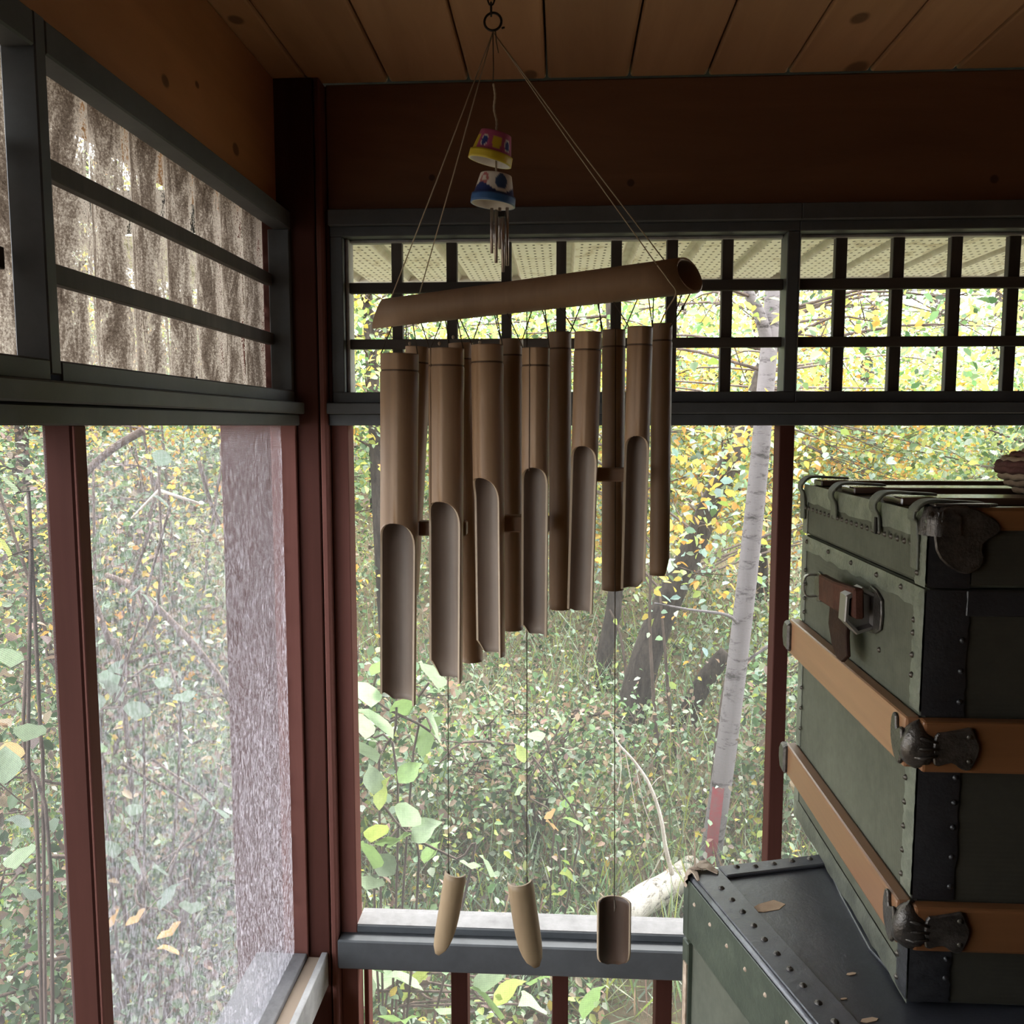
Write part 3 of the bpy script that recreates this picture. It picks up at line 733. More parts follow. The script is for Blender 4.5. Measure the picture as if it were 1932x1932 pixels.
M['bronze'].node_tree.nodes['Principled BSDF'].inputs['Metallic'].default_value = 0.55
M['leather'] = paint('red_brown_leather', (0.092, 0.036, 0.023), (0.042, 0.016, 0.011), 0.7, 40, 0.12, 0.7)
M['leather_dark'] = paint('dark_brown_leather', (0.036, 0.016, 0.010), (0.018, 0.008, 0.006), 0.7, 40, 0.12, 0.7)
M['rivet'] = plain('dark_rivet', (0.070, 0.062, 0.050), 0.4, 0.6)
M['nickel'] = plain('worn_nickel', (0.30, 0.28, 0.27), 0.32, 0.85)

TX, TY, TZ, TD, TW = 0.3460, 0.840, 0.977, 0.425, 0.90
H = 1.4736 - TZ
trunk = tag(empty('steamer_trunk', (TX, TY, TZ)), 'upper green canvas trunk with orange wooden slats and a torn leather handle', 'trunk')
def zt(px, py): return AY(px, py, TY).z - TZ
z_seam, z_s1t, z_s1b, z_s2t, z_s2b = 0.4190, 0.2945, 0.2445, 0.1095, 0.0650
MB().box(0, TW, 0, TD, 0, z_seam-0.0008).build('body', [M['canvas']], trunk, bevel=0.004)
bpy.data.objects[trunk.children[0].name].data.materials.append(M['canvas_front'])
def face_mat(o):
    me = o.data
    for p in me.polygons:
        if abs(p.normal.y) > 0.9: p.material_index = 1  # faces turned to front and back take the canvas with painted shade
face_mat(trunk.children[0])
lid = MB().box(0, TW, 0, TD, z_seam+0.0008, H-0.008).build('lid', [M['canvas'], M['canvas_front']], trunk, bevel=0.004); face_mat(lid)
def tp(name, b, m, bev=0.002, seg=1): return MB().box(*b).build(name, m, trunk, bevel=bev, seg=seg)
# worn metal edging on the left end
def wavy_strip(name, y0, y1, z0, z1, x, m, amp, vertical, parent=trunk, n=26, edge='z0'):
    """thin sheet on the left face with an uneven edge, dented"""
    b = MB(); nu, nv = n, 5; rnd = random.Random(int(1000*(y0+z0+z1)))
    offs = [rnd.uniform(-1, 1)*amp for _ in range(nu+1)]
    for i in range(nu+1):
        for j in range(nv+1):
            s, t = i/nu, j/nv
            if vertical: y = y0+(y1-y0)*t + (offs[i] if j == nv else 0); z = z0+(z1-z0)*s
            else: y = y0+(y1-y0)*s; z = z0+(z1-z0)*t + (offs[i] if j == 0 else 0)
            edgef = 0.3 if j in (0, nv) or i in (0, nu) else 1
            b.v.append((x-0.0012-0.0022*edgef*rnd.uniform(0.2, 1), y, z))
    for i in range(nu):
        for j in range(nv):
            p = i*(nv+1)+j; b.f.append((p, p+1, p+nv+2, p+nv+1)); b.mi.append(0)
    return b.build(name, m, parent, smooth=True)
wavy_strip('top_edging', 0.0, TD, 0.4655, H-0.006, 0, M['edging'], 0.0015, False)
wavy_strip('seam_edging', 0.0, TD, 0.398, z_seam-0.001, 0, M['edging'], 0.002, False)
wavy_strip('corner_edging', 0.0, 0.024, 0.298, z_seam-0.001, -0.0008, M['edging'], 0.0015, True)
wavy_strip('corner_edging', 0.0, 0.024, 0.420, H-0.010, -0.0008, M['edging'], 0.0015, True)
wavy_strip('corner_edging', 0.0, 0.026, 0.112, 0.243, -0.0008, M['edging'], 0.0015, True)
wavy_strip('corner_edging', 0.0, 0.026, 0.004, 0.064, -0.0008, M['edging_black'], 0.0015, True)
wavy_strip('bottom_edging', 0.0, TD, 0.002, 0.030, 0, M['edging_dark'], 0.002, False)
for a, c in ((0.0, z_s2b), (z_s2t, z_s1b), (z_s1t, z_seam-0.001), (z_seam+0.001, H-0.010)):
    tp('back_corner_edging', (-0.0022, 0.010, TD-0.018, TD+0.002, a+0.001, c-0.001), M['edging'], 0.001)
# black edging on the front face, creased
def front_edging(z0, z1):
    b = MB(); rnd = random.Random(int(z0*1e4)); nu, nv = 16, 4
    for i in range(nu+1):
        for j in range(nv+1):
            b.v.append((-0.001+0.040*j/nv + (rnd.uniform(-0.0012, 0.0012) if j == nv else 0), -0.0012-0.0026*rnd.random()*(0.3 if j in (0, nv) else 1), z0+(z1-z0)*i/nu))
    for i in range(nu):
        for j in range(nv):
            p = i*(nv+1)+j; b.f.append((p, p+1, p+nv+2, p+nv+1)); b.mi.append(0)
    b.build('front_edging', M['edging_black'], trunk, smooth=True)
for a, c in ((0.004, z_s2b-0.001), (z_s2t+0.001, z_s1b-0.001), (z_s1t+0.001, z_seam-0.001), (z_seam+0.001, H-0.024)): front_edging(a, c)
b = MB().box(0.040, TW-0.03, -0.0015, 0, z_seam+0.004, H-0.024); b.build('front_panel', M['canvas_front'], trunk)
tp('front_seam_edging', (0.036, TW, -0.0025, 0, z_seam-0.026, z_seam-0.001), M['edging_black'], 0.001)
tp('front_top_slat', (0.03, TW, -0.004, 0.018, H-0.0215, H), M['oak_x'], 0.003)
# wooden slats round the body
for z0, z1 in ((z_s1b, z_s1t), (z_s2b, z_s2t)):
    tp('side_slat', (-0.0165, -0.0002, -0.004, TD+0.004, z0, z1), M['oak'], 0.003, 2)
    tp('front_slat', (-0.004, TW, -0.0165, -0.0002, z0, z1), M['oak_x'], 0.003, 2)
# slat-end clasps: lobed plate on the side, knuckle at the corner, winged plate on the front
for zm in ((z_s1b+z_s1t)/2, (z_s2b+z_s2t)/2):
    hs = 0.0225
    out = [(-0.004, zm-hs*0.80), (0.006, zm-hs*0.95), (0.016, zm-hs*0.55), (0.021, zm-hs*0.10), (0.022, zm+hs*0.5), (0.018, zm+hs*1.02), (0.011, zm+hs*0.95), (0.008, zm+hs*0.45), (-0.004, zm+hs*0.62)]
    p = MB().plate(rounded(out, 3), 0, -0.0205, -0.0165).build('clasp', M['bronze'], trunk, bevel=0.0012)
    rnd = random.Random(int(zm*999)); b = MB(); nu, nv = 12, 12
    for i in range(nu+1):
        for j in range(nv):
            t = PI*i/nu; a = 2*PI*j/nv; r = 1+0.16*math.sin(3*a+2*t)+rnd.uniform(-0.07, 0.07)
            b.v.append((0.001+0.017*math.sin(t)*math.cos(a)*r-0.006, -0.006+0.017*math.sin(t)*math.sin(a)*r, zm+hs*1.02*math.cos(t)*(1+0.06*math.sin(2*a))))
    for i in range(nu):
        for j in range(nv): b.f.append((i*nv+j, i*nv+(j+1) % nv, (i+1)*nv+(j+1) % nv, (i+1)*nv+j)); b.mi.append(0)
    k_ = b.build('clasp_knuckle', M['bronze'], p, smooth=True)
    out = [(0.006, zm+hs*0.55), (0.016, zm+hs*0.72), (0.030, zm+hs*0.85), (0.039, zm+hs*0.92), (0.043, zm+hs*0.55), (0.047, zm+hs*0.1), (0.045, zm-hs*0.35), (0.040, zm-hs*0.85), (0.032, zm-hs*0.88), (0.022, zm-hs*0.6), (0.006, zm-hs*0.7)]
    q = MB().plate(rounded(out, 3), 1, -0.0205, -0.0165).build('clasp_wing', M['bronze'], trunk, bevel=0.0012)
    for dx, dz in ((0.037, hs*0.55), (0.038, -hs*0.5)):
        MB().lathe([(0.0001, 0.0015), (0.002, 0.001), (0.0028, 0)], n=8).build('rivet', M['rivet'], q, True)
        r_ = q.children[-1]; r_.location = (dx, -0.0205, zm+dz); r_.rotation_euler = (PI/2, 0, 0)
    b = MB()
    for dz in (-0.4, 0.0, 0.4): MB().tube([(-0.017, -0.012, zm+hs*dz), (-0.006, -0.0205, zm+hs*dz*1.1), (0.008, -0.0215, zm+hs*dz*0.7)], [0.0012, 0.0020, 0.0012], 6).build('clasp_ridge', M['bronze'], p, smooth=True)
    b = MB(); b.plate([(TD-0.012, zm-hs*0.9), (TD+0.010, zm-hs*0.8), (TD+0.018, zm-hs*0.2), (TD+0.018, zm+hs*0.5), (TD+0.008, zm+hs*1.02), (TD-0.012, zm+hs*0.9)], 0, -0.0225, -0.012).build('back_clasp', M['bronze'], trunk, bevel=0.003)
# slats on the lid
ys = [(0.104, 0.158), (0.255, 0.305), (0.392, 0.430)]
for y0, y1 in ys: tp('lid_slat', (0.012, TW, y0, y1, H-0.0081, H+0.0005), M['top_slat'], 0.0015)
# clips: leather-and-metal loops over the slat ends, riveted to the end
def clip(yc, wd=0.024, drop=0.040):
    pts = [(0.055, yc, H+0.0025), (0.026, yc, H+0.0040), (0.012, yc, H+0.0048), (0.000, yc, H+0.0035), (-0.008, yc, H-0.004), (-0.0095, yc, H-0.012), (-0.006, yc, H-0.020), (-0.0045, yc, H-drop)]
    return MB().strip(curve(pts, 4), (0, 1, 0), [wd*0.7]*4+[wd]*13+[wd*0.75]*8+[wd*0.85]*4, 0.003).build('slat_clip', M['edging_dark'], trunk, smooth=False, bevel=0.0008)
for y0, y1 in ys[:2]: clip((y0+y1)/2-0.004)
clip(0.418, 0.024, 0.055)
tp('clip_hole', (-0.0088, -0.0050, 0.118, 0.123, H-0.040, H-0.022), M['dark'], 0.0)
# front-top corner cap, dented metal wrapping three faces
b = MB(); rnd = random.Random(5); nu, nv = 9, 16
for i in range(nu+1):
    for j in range(nv+1):
        t = PI/2*i/nu; a = -PI/2*j/nv-PI
        r = 0.030*(1+rnd.uniform(-0.05, 0.06))
        X_ = math.copysign(abs(math.sin(t)*math.cos(a))**0.55, math.cos(a)); Y_ = -abs(math.sin(t)*math.sin(a))**0.55; Z_ = abs(math.cos(t))**0.5
        b.v.append((0.024+r*X_*0.98, 0.020+r*-abs(Y_)*0.98, H-0.027+r*Z_))
for i in range(nu):
    for j in range(nv): b.f.append((i*(nv+1)+j, i*(nv+1)+j+1, (i+1)*(nv+1)+j+1, (i+1)*(nv+1)+j)); b.mi.append(0)
b.build('corner_cap', M['bronze'], trunk, smooth=True)
b = MB().plate(rounded([(0.004, H-0.004), (0.030, H+0.0015), (0.056, H-0.010), (0.062, H-0.022), (0.047, H-0.034), (0.048, H-0.052), (0.036, H-0.062), (0.020, H-0.058), (0.004, H-0.040)], 3), 1, -0.0065, -0.0035)
b.build('corner_plate', M['bronze'], trunk, bevel=0.0015)
b = MB().plate([(0.002, -0.003), (0.052, -0.004), (0.064, 0.004), (0.040, 0.020), (0.022, 0.030), (0.004, 0.024)], 2, H+0.0005, H+0.0035); b.build('corner_plate', M['bronze'], trunk, bevel=0.0012)
clip(0.020, 0.020, 0.062)
# rivets on the left end
riv = MB().lathe([(0.0001, 0.0022), (0.0016, 0.0017), (0.0026, 0.0006), (0.0029, 0)], n=8).build('rivet', M['rivet'], trunk, True)
riv.scale = (1.15, 1.15, 1.3)
riv.rotation_euler = (0, -PI/2, 0)
spots = []
n = 22
for i in range(n): spots.append((-0.0044, 0.030+(TD-0.05)*i/(n-1)*1.0, 0.4585))
for y in (0.055, 0.125, 0.21, 0.30, 0.40): spots.append((-0.0030, y, z_seam-0.008))
for z in (0.330, 0.350, 0.372, 0.385): spots.append((-0.0035, 0.019, z))
for z in (0.432, 0.446): spots.append((-0.0035, 0.016, z))
for z in (0.125, 0.150, 0.175, 0.200, 0.225, 0.015, 0.04): spots.append((-0.0035, 0.021, z))
for z in (0.31, 0.33, 0.35, 0.37, 0.20, 0.17, 0.14): spots.append((-0.0028, TD-0.022, z))
for y, z in ((0.345, 0.345), (0.090, 0.272), (0.115, 0.33)): spots.append((-0.0004, y, z))
for i, s in enumerate(spots):
    (riv if i == 0 else copy_part(riv, trunk)).location = s
rf = MB().lathe([(0.0001, 0.0022), (0.0016, 0.0017), (0.0026, 0.0006), (0.0029, 0)], n=8).build('rivet', M['edging_black'], trunk, True); rf.rotation_euler = (PI/2, 0, 0)
for i, z in enumerate((0.125, 0.155, 0.185, 0.21, 0.235, 0.31, 0.34, 0.37, 0.03, 0.05)):
    (rf if i == 0 else copy_part(rf, trunk)).location = (0.034, -0.0025, z)
# handle: leather strap between two metal end loops, the torn tail hanging down
def hp(px, py, off):   # a point on the left end, standing off it
    p = AX(px, py, TX-off); return p - trunk.location
c1, c2 = hp(1559, 1112, 0.022), hp(1619, 1138, 0.022)
MB().strip([c1+Vector((0, 0.014, 0)), c1, c1.lerp(c2, 0.5)+Vector((-0.004, 0, 0)), c2, c2+Vector((0, -0.004, -0.001))], (0, 0.15, 1), 0.033, 0.011).build('handle', M['leather'], trunk, bevel=0.002)
q1, q2 = hp(1585, 1150, 0.019), hp(1587, 1246, 0.024)
b = MB().strip([q1, q1.lerp(q2, 0.4)+Vector((-0.002, 0, 0)), q1.lerp(q2, 0.8), q2], (0, 1, 0), [0.066, 0.066, 0.056, 0.014], 0.005)
b.build('torn_strap', M['leather_dark'], trunk, bevel=0.001)
for (cx, cy, rr, lb) in ((1652, 1152, 0.022, 1), (1550, 1108, 0.017, 0)):
    c = hp(cx, cy, 0.0); c.x = 0
    out = [(c.y+rr*1.25*math.cos(2*PI*k/10)*(1.0 if k % 2 else 1.12), c.z+rr*1.15*math.sin(2*PI*k/10)*(1.0 if k % 2 else 1.1)) for k in range(10)]
    p = MB().plate(out, 0, -0.004, -0.0003).build('handle_plate', M['bronze'], trunk, bevel=0.001)
    if lb:      # six-sided metal keeper standing off the plate, its open end towards the viewer
        hx = [(-0.002, 0.020), (-0.016, 0.0265), (-0.034, 0.017), (-0.035, -0.012), (-0.021, -0.0265), (-0.002, -0.020)]
        b = MB(); cx_ = -0.015
        for dy, f_ in ((0.016, 1.0), (-0.004, 1.0), (-0.006, 0.95), (-0.006, 0.82), (0.003, 0.74)):
            b.v += [(cx_+(x_-cx_)*f_, c.y+dy, c.z+z_*f_) for x_, z_ in hx]
        for ring in range(4): b.f += [(ring*6+k, ring*6+(k+1) % 6, ring*6+6+(k+1) % 6, ring*6+6+k) for k in range(6)]; b.mi += [0]*6
        b.f += [tuple(range(24, 30)), tuple(range(6))[::-1]]; b.mi += [0, 0]
        b.build('handle_keeper', M['nickel'], p)
    else:
        pts = [(-0.004, c.y+rr*0.6, c.z+rr*0.9), (-0.018, c.y+rr*0.6, c.z+rr*0.8), (-0.023, c.y+rr*0.3, c.z+rr*0.05), (-0.017, c.y+rr*0.6, c.z-rr*0.8), (-0.004, c.y+rr*0.6, c.z-rr*0.8)]
        MB().strip(curve(pts, 4), (0, 1, 0), rr*0.5, 0.002).build('handle_loop', M['nickel'], p, smooth=False, bevel=0.0006)

# lower trunk
LZ = TZ
A = AZ(1296, 1642, LZ); Bk = AZ(1562, 1611, LZ)
rot = math.atan2(Bk.y-A.y, Bk.x-A.x)
low = tag(empty('black_trunk', (A.x, A.y, 0), rot), 'lower trunk with a scuffed black top standing under the green trunk', 'trunk')
def lo(px, py, z=None): 
    p = AZ(px, py, LZ) if z is None else AZ(px, py, z)
    d = Vector((p.x-A.x, p.y-A.y, 0)); c_, s_ = math.cos(-rot), math.sin(-rot)
    return Vector((d.x*c_-d.y*s_, d.x*s_+d.y*c_, p.z))
LW, LL = 0.62, 0.52     # width to the right, length towards the viewer (local -y)
def scuffed(name, c, c2, patches=()):
    k = NT(name); v = k.coord(); g = k.noise(v, 10, 7, 0.7); f = k.noise(v, 130, 5, 0.7)
    col = k.ramp(g, [(0.3, c2), (0.75, c)])
    sc = k.ramp(k.noise(k.coord((1, 1, 1)), 26, 8, 0.8), [(0.655, (0, 0, 0)), (0.68, (1, 1, 1))])
    col = k.mix(k.mix(1.0, sc, (0.4, 0.4, 0.4), 'MULTIPLY'), col, (0.16, 0.11, 0.085))
    k.bump(k.mix(0.5, f, k.noise(k.coord(), 34, 6, 0.7, 1.5)), 0.55, 0.0016)
    return k.fin(col, 0.33, spec=0.62)
M['blacktop'] = scuffed('scuffed_black_leatherette', (0.050, 0.052, 0.062), (0.022, 0.023, 0.028))
M['darkgreen'] = canvas_mat('dark_green_body', (0.105, 0.110, 0.085), (0.062, 0.068, 0.052), 2400)
M['lidgreen'] = paint('dark_green_lid_edging', (0.070, 0.085, 0.062), (0.030, 0.040, 0.030), 0.4, 22, 0.5, 0.5)
M['peel'] = paint('bare_peeled_board', (0.46, 0.33, 0.22), (0.34, 0.23, 0.15), 0.8, 40)
M['torn'] = paint('torn_tan_leather', (0.56, 0.45, 0.35), (0.20, 0.135, 0.09), 0.7, 40, 0.3, 0.8)
zl = LZ-0.089
MB().box(0.003, LW, -LL, 0, 0.0, zl-0.0008).build('body', M['darkgreen'], low, bevel=0.003)
MB().box(0.0, LW, -LL, 0, zl+0.0008, LZ-0.003).build('lid', M['blacktop'], low, bevel=0.006, seg=3)
MB().box(-0.0022, 0.0, -LL, -0.004, zl+0.003, LZ-0.008).build('side_edging', M['lidgreen'], low, bevel=0.0008)
MB().box(-0.0035, 0.014, -0.016, 0.002, 0.02, zl-0.002).build('corner_edging', M['lidgreen'], low, bevel=0.0015)
MB().box(-0.0035, 0.012, -0.014, 0.002, zl+0.002, LZ-0.008).build('corner_edging', M['lidgreen'], low, bevel=0.0015)
M['worn_edge'] = scuffed('worn_pale_edge', (0.30, 0.31, 0.34), (0.035, 0.037, 0.040))
MB().tube([Vector((0.0018, -0.02, LZ-0.0045)), Vector((0.0016, -LL*0.4, LZ-0.0048)), Vector((0.0018, -LL, LZ-0.0045))], 0.0034, 8).build('lid_edge', M['worn_edge'], low, True)
# raised edging on the lid: along the left edge and the back edge
M['edgetop'] = scuffed('scuffed_black_edging', (0.085, 0.088, 0.102), (0.030, 0.031, 0.036))
o = MB().box(0.003, 0.043, -LL, -0.004, LZ-0.0032, LZ+0.0004).build('lid_edging', M['edgetop'], low, bevel=0.0010)
o = MB().box(0.043, LW, -0.026, -0.001, LZ-0.0032, LZ+0.0018).build('lid_edging', M['edgetop'], low, bevel=0.0015)
# dark overlapping flap of the lid covering next to the upper trunk
fl = [lo(1562, 1634), lo(1586, 1690), lo(1640, 1790), lo(1684, 1838), lo(1720, 1800), lo(1640, 1640)]
MB().plate([(p.x, p.y) for p in fl], 2, LZ-0.0034, LZ+0.0006).build('lid_flap', M['blacktop'], low, bevel=0.001)
pp = [lo(1407, 1716), lo(1432, 1702), lo(1460, 1694), lo(1482, 1702), lo(1470, 1712), lo(1440, 1717)]
MB().plate([(p.x, p.y) for p in pp], 2, LZ-0.0034, LZ-0.0024).build('peeled_patch', M['peel'], low)
for (px, py, s) in ((1606, 1833, 0.006), (1592, 1880, 0.004), (1640, 1920, 0.010)):
    p = lo(px, py); MB().plate([(p.x+s*math.cos(a), p.y+s*0.35*math.sin(a)) for a in (0, 1, 2.2, 3.3, 4.2, 5.4)], 2, LZ-0.0034, LZ-0.0022).build('peeled_patch', M['peel'], low)
# torn leather corner
b = MB(); rnd = random.Random(3); nu, nv = 8, 14
for i in range(nu+1):
    for j in range(nv+1):
        t = PI/2*i/nu; a = PI/2+PI/2*j/nv; r = 0.021*(1+rnd.uniform(-0.10, 0.12))
        b.v.append((0.014+r*math.cos(a)*math.sin(t)**0.6, -0.013+r*math.sin(a)*math.sin(t)**0.6, LZ-0.016+r*math.cos(t)))
for i in range(nu):
    for j in range(nv): b.f.append((i*(nv+1)+j, i*(nv+1)+j+1, (i+1)*(nv+1)+j+1, (i+1)*(nv+1)+j)); b.mi.append(0)
b.build('corner_cap', M['torn'], low, smooth=True)
for pts, wd in (((lo(1312, 1640), lo(1335, 1641), lo(1355, 1649)), 0.016), ((lo(1306, 1646), lo(1312, 1654), lo(1318, 1664)), 0.008), ((lo(1318, 1634), lo(1332, 1632), lo(1344, 1638)), 0.010)):
    q = [p+Vector((0, 0, h_)) for p, h_ in zip(pts, (0.004, 0.0045, 0.0015))]
    d = (q[2]-q[0]).normalized(); MB().strip(q, Vector((0, 0, 1)).cross(d), [wd, wd*0.9, wd*0.45], 0.002).build('torn_leather', M['torn'], low, bevel=0.0006)
dome = MB().lathe([(0.0001, 0.0030), (0.0018, 0.0026), (0.0034, 0.0014), (0.0042, 0)], n=10).build('rivet', M['bronze'], low, True)
i = 0
for (px, py) in [(1361, 1676), (1381, 1698), (1401, 1721), (1422, 1747), (1442, 1773), (1466, 1800), (1490, 1829), (1515, 1860), (1544, 1893), (1575, 1928), (1425, 1637), (1460, 1632), (1494, 1627), (1528, 1623), (1390, 1638)]:
    p = lo(px, py); (dome if i == 0 else copy_part(dome, low)).location = (p.x, p.y, LZ+(0.0003 if i < 10 else 0.0017)); i += 1
side = MB().lathe([(0.0001, 0.002), (0.0018, 0.0015), (0.0028, 0)], n=8).build('rivet', M['torn'], low, True); side.rotation_euler = (0, -PI/2, 0)
for k in range(11):
    (side if k == 0 else copy_part(side, low)).location = (-0.0022, -0.03-0.045*k, LZ-0.030)
MB().strip([(-0.004, -0.010, zl-0.030), (-0.0045, -0.010, zl-0.16), (-0.004, -0.012, zl-0.28)], (0, 1, 0), 0.010, 0.002).build('corner_strap', M['torn'], low)

# ------------------------------------------------------------------ basket on the green trunk
bc = AY(1990, 935, 1.05); bz = 1.4745
basket = tag(empty('coiled_basket', (bc.x, bc.y, bz)), 'round coiled basket with dark reddish bands sitting on the green trunk', 'basket')
M['straw'] = paint('straw_coil', (0.34, 0.24, 0.155), (0.22, 0.15, 0.095), 0.8, 60, 0.2, 0.6)
M['redstraw'] = paint('reddish_straw_coil', (0.150, 0.065, 0.050), (0.080, 0.032, 0.026), 0.8, 60, 0.2, 0.6)
prof = []
ptsb = [(0.038, 0.002), (0.047, 0.012), (0.054, 0.022), (0.058, 0.031), (0.0575, 0.038), (0.052, 0.044), (0.043, 0.050), (0.031, 0.055), (0.016, 0.058), (0.0, 0.059)]
for i, (r, z) in enumerate(ptsb[:-1]):
    c = Vector((0, 0, z)); b = MB(); rows = []
    n = 72
    ring = [Vector(((r+0.0011*math.sin(k*PI))*math.cos(2*PI*k/n), (r)*math.sin(2*PI*k/n), z + 0.0012*math.sin(2*PI*k/n*18))) for k in range(n+1)]
    b.tube(ring, [0.0056 + 0.0007*(k % 2) for k in range(n+1)], 8, cap=False)
    b.build('coil', M['redstraw'] if i in (3, 4, 6, 8) else M['straw'], basket, smooth=True)
MB().lathe([(0.0001, 0.001), (0.036, 0.001), (0.046, 0.012), (0.056, 0.030), (0.050, 0.043), (0.030, 0.054), (0.0001, 0.058)], n=32).build('basket_core', M['straw'], basket, True)
basket.scale = (1.0, 1.0, 0.80)

# ------------------------------------------------------------------ a dead fly on the rail
fp = AX(371, 711, -0.505); fp.z = 1.6150
fly = tag(empty('fly', fp, 0.5), 'tiny dark dead fly lying on the grey rail below the corrugated plastic', 'insect')
MB().lathe([(0.0001, 0.0030), (0.0012, 0.0020), (0.0016, 0.0), (0.0013, -0.0022), (0.0001, -0.0036)], n=10).build('body', M['rivet'], fly, True)
fly.children[0].rotation_euler = (PI/2, 0, 0); fly.children[0].location = (0, 0, 0.0014)
MB().lathe([(0.0001, 0.0010), (0.0009, 0.0), (0.0001, -0.0010)], n=8).build('head', M['rivet'], fly, True)
fly.children[1].location = (0, -0.0040, 0.0015)
for sx in (-1, 1): MB().plate([(0, 0), (sx*0.0022, 0.0012), (sx*0.0026, 0.0042), (sx*0.0010, 0.0046)], 2, 0.0024, 0.0025).build('wing', M['nickel'], fly)
# ------------------------------------------------------------------ outdoors
def leaf_mat(name, trans=0.45, rough=0.5):
    k = NT(name); a = k.n('Attribute'); a.attribute_name = 'Col'
    k.l(a.outputs['Color'], k.b.inputs['Base Color']); k.b.inputs['Roughness'].default_value = rough; k.b.inputs['Specular IOR Level'].default_value = 0.35
    tr = k.n('BsdfTranslucent'); k.l(k.mix(1.0, a.outputs['Color'], (0.86, 0.90, 0.74), 'MULTIPLY'), tr.inputs['Color'])
    mx = k.n('MixShader'); mx.inputs[0].default_value = trans; k.l(k.b.outputs[0], mx.inputs[1]); k.l(tr.outputs[0], mx.inputs[2]); k.l(mx.outputs[0], k.out.inputs[0]); return k.m
M['leaf'] = leaf_mat('leaf')
def bark(name, c, c2, band=False):
    k = NT(name); v = k.coord((1, 1, 0.25 if not band else 3.0)); g = k.noise(v, 40 if not band else 11, 7, 0.75, 0.4)
    col = k.ramp(g, [(0.35, c2), (0.6 if not band else 0.47, c)]); k.bump(g, 0.6, 0.006); return k.fin(col, 0.85, spec=0.2)
M['bark'] = bark('brown_bark', (0.070, 0.055, 0.046), (0.022, 0.017, 0.014))
M['bark_grey'] = bark('smooth_grey_bark', (0.19, 0.168, 0.168), (0.050, 0.042, 0.040), True)
M['birch'] = bark('white_birch_bark', (0.50, 0.46, 0.40), (0.05, 0.042, 0.036), True)
M['twig'] = bark('twig_bark', (0.13, 0.095, 0.078), (0.055, 0.040, 0.032))
M['deadwood'] = bark('bleached_dead_wood', (0.62, 0.55, 0.48), (0.36, 0.30, 0.25))
M['paintmark'] = paint('red_tree_paint', (0.30, 0.040, 0.055), (0.20, 0.105, 0.105), 0.7, 30)
M['soil'] = paint('forest_floor', (0.20, 0.16, 0.10), (0.085, 0.065, 0.042), 0.95, 5, 0.1, 0.6)
GRN, PALE, YG, YLW, ORG, BRN, WHT2, DKG = (0.125, 0.205, 0.085), (0.29, 0.38, 0.25), (0.36, 0.42, 0.12), (0.62, 0.48, 0.11), (0.64, 0.33, 0.09), (0.33, 0.23, 0.175), (0.50, 0.57, 0.46), (0.050, 0.085, 0.040)
def ground(x, y):
    d = np.maximum(0, np.asarray(y)-2.2)
    return -0.42 + 0.105*d + 0.0018*d*d + 0.06*np.sin(np.asarray(x)*1.7+1)*np.cos(np.asarray(y)*1.3) + 0.03*np.maximum(0, -np.asarray(x)-0.8)
def palette(rng, n, pal):
    cs = np.array([c for c, _ in pal]); wts = np.array([w_ for _, w_ in pal], float); wts /= wts.sum()
    c = cs[rng.choice(len(cs), n, p=wts)]
    return np.clip(c*rng.uniform(0.65, 1.35, (n, 1))*rng.uniform(0.9, 1.1, (n, 3)), 0.01, 0.85)
def leaves(name, pos, size, col, rng, parent=None, up=0.7, ratio=0.62, kind='stuff', blade=False):
    n = len(pos)
    nr = rng.normal(size=(n, 3)); nr[:, 2] = np.abs(nr[:, 2])*0.6 + up; nr /= np.linalg.norm(nr, axis=1)[:, None]
    a = rng.normal(size=(n, 3)); a[:, 2] -= 0.35
    if blade: a = rng.normal(size=(n, 3))*0.35; a[:, 2] = 1.0; nr = rng.normal(size=(n, 3))
    a -= nr*np.sum(a*nr, 1)[:, None]; a /= np.linalg.norm(a, axis=1)[:, None]
    s = np.cross(nr, a); s /= np.linalg.norm(s, axis=1)[:, None]
    L = np.asarray(size)[:, None]; w_ = L*ratio*0.5
    v = np.empty((n, 6, 3)); cup = nr*L*(0.004 if blade else 0.10)
    v[:, 0] = pos; v[:, 1] = pos + a*L*0.32 + s*w_ + cup; v[:, 2] = pos + a*L*0.68 + s*w_*0.78 + cup*0.6
    v[:, 3] = pos + a*L - cup*0.8; v[:, 4] = pos + a*L*0.68 - s*w_*0.78 + cup*0.6; v[:, 5] = pos + a*L*0.32 - s*w_ + cup
    me = bpy.data.meshes.new(name); me.vertices.add(n*6); me.vertices.foreach_set('co', v.ravel())
    idx = (np.arange(n)[:, None]*6 + np.array([0, 1, 2, 3, 0, 3, 4, 5])[None]).ravel()
    me.loops.add(n*8); me.loops.foreach_set('vertex_index', idx.astype(np.int32))
    me.polygons.add(n*2); me.polygons.foreach_set('loop_start', np.arange(0, n*8, 4, dtype=np.int32))
    me.update(calc_edges=True)
    ca = me.color_attributes.new('Col', 'FLOAT_COLOR', 'POINT')
    cc = np.ones((n, 6, 4)); cc[:, :, :3] = col[:, None, :]; ca.data.foreach_set('color', cc.ravel())
    me.materials.append(M['leaf'])
    o = bpy.data.objects.new(name, me); COL.objects.link(o)
    if parent: o.parent = parent
    if kind: o['kind'] = kind
    return o
rng = np.random.default_rng(11)
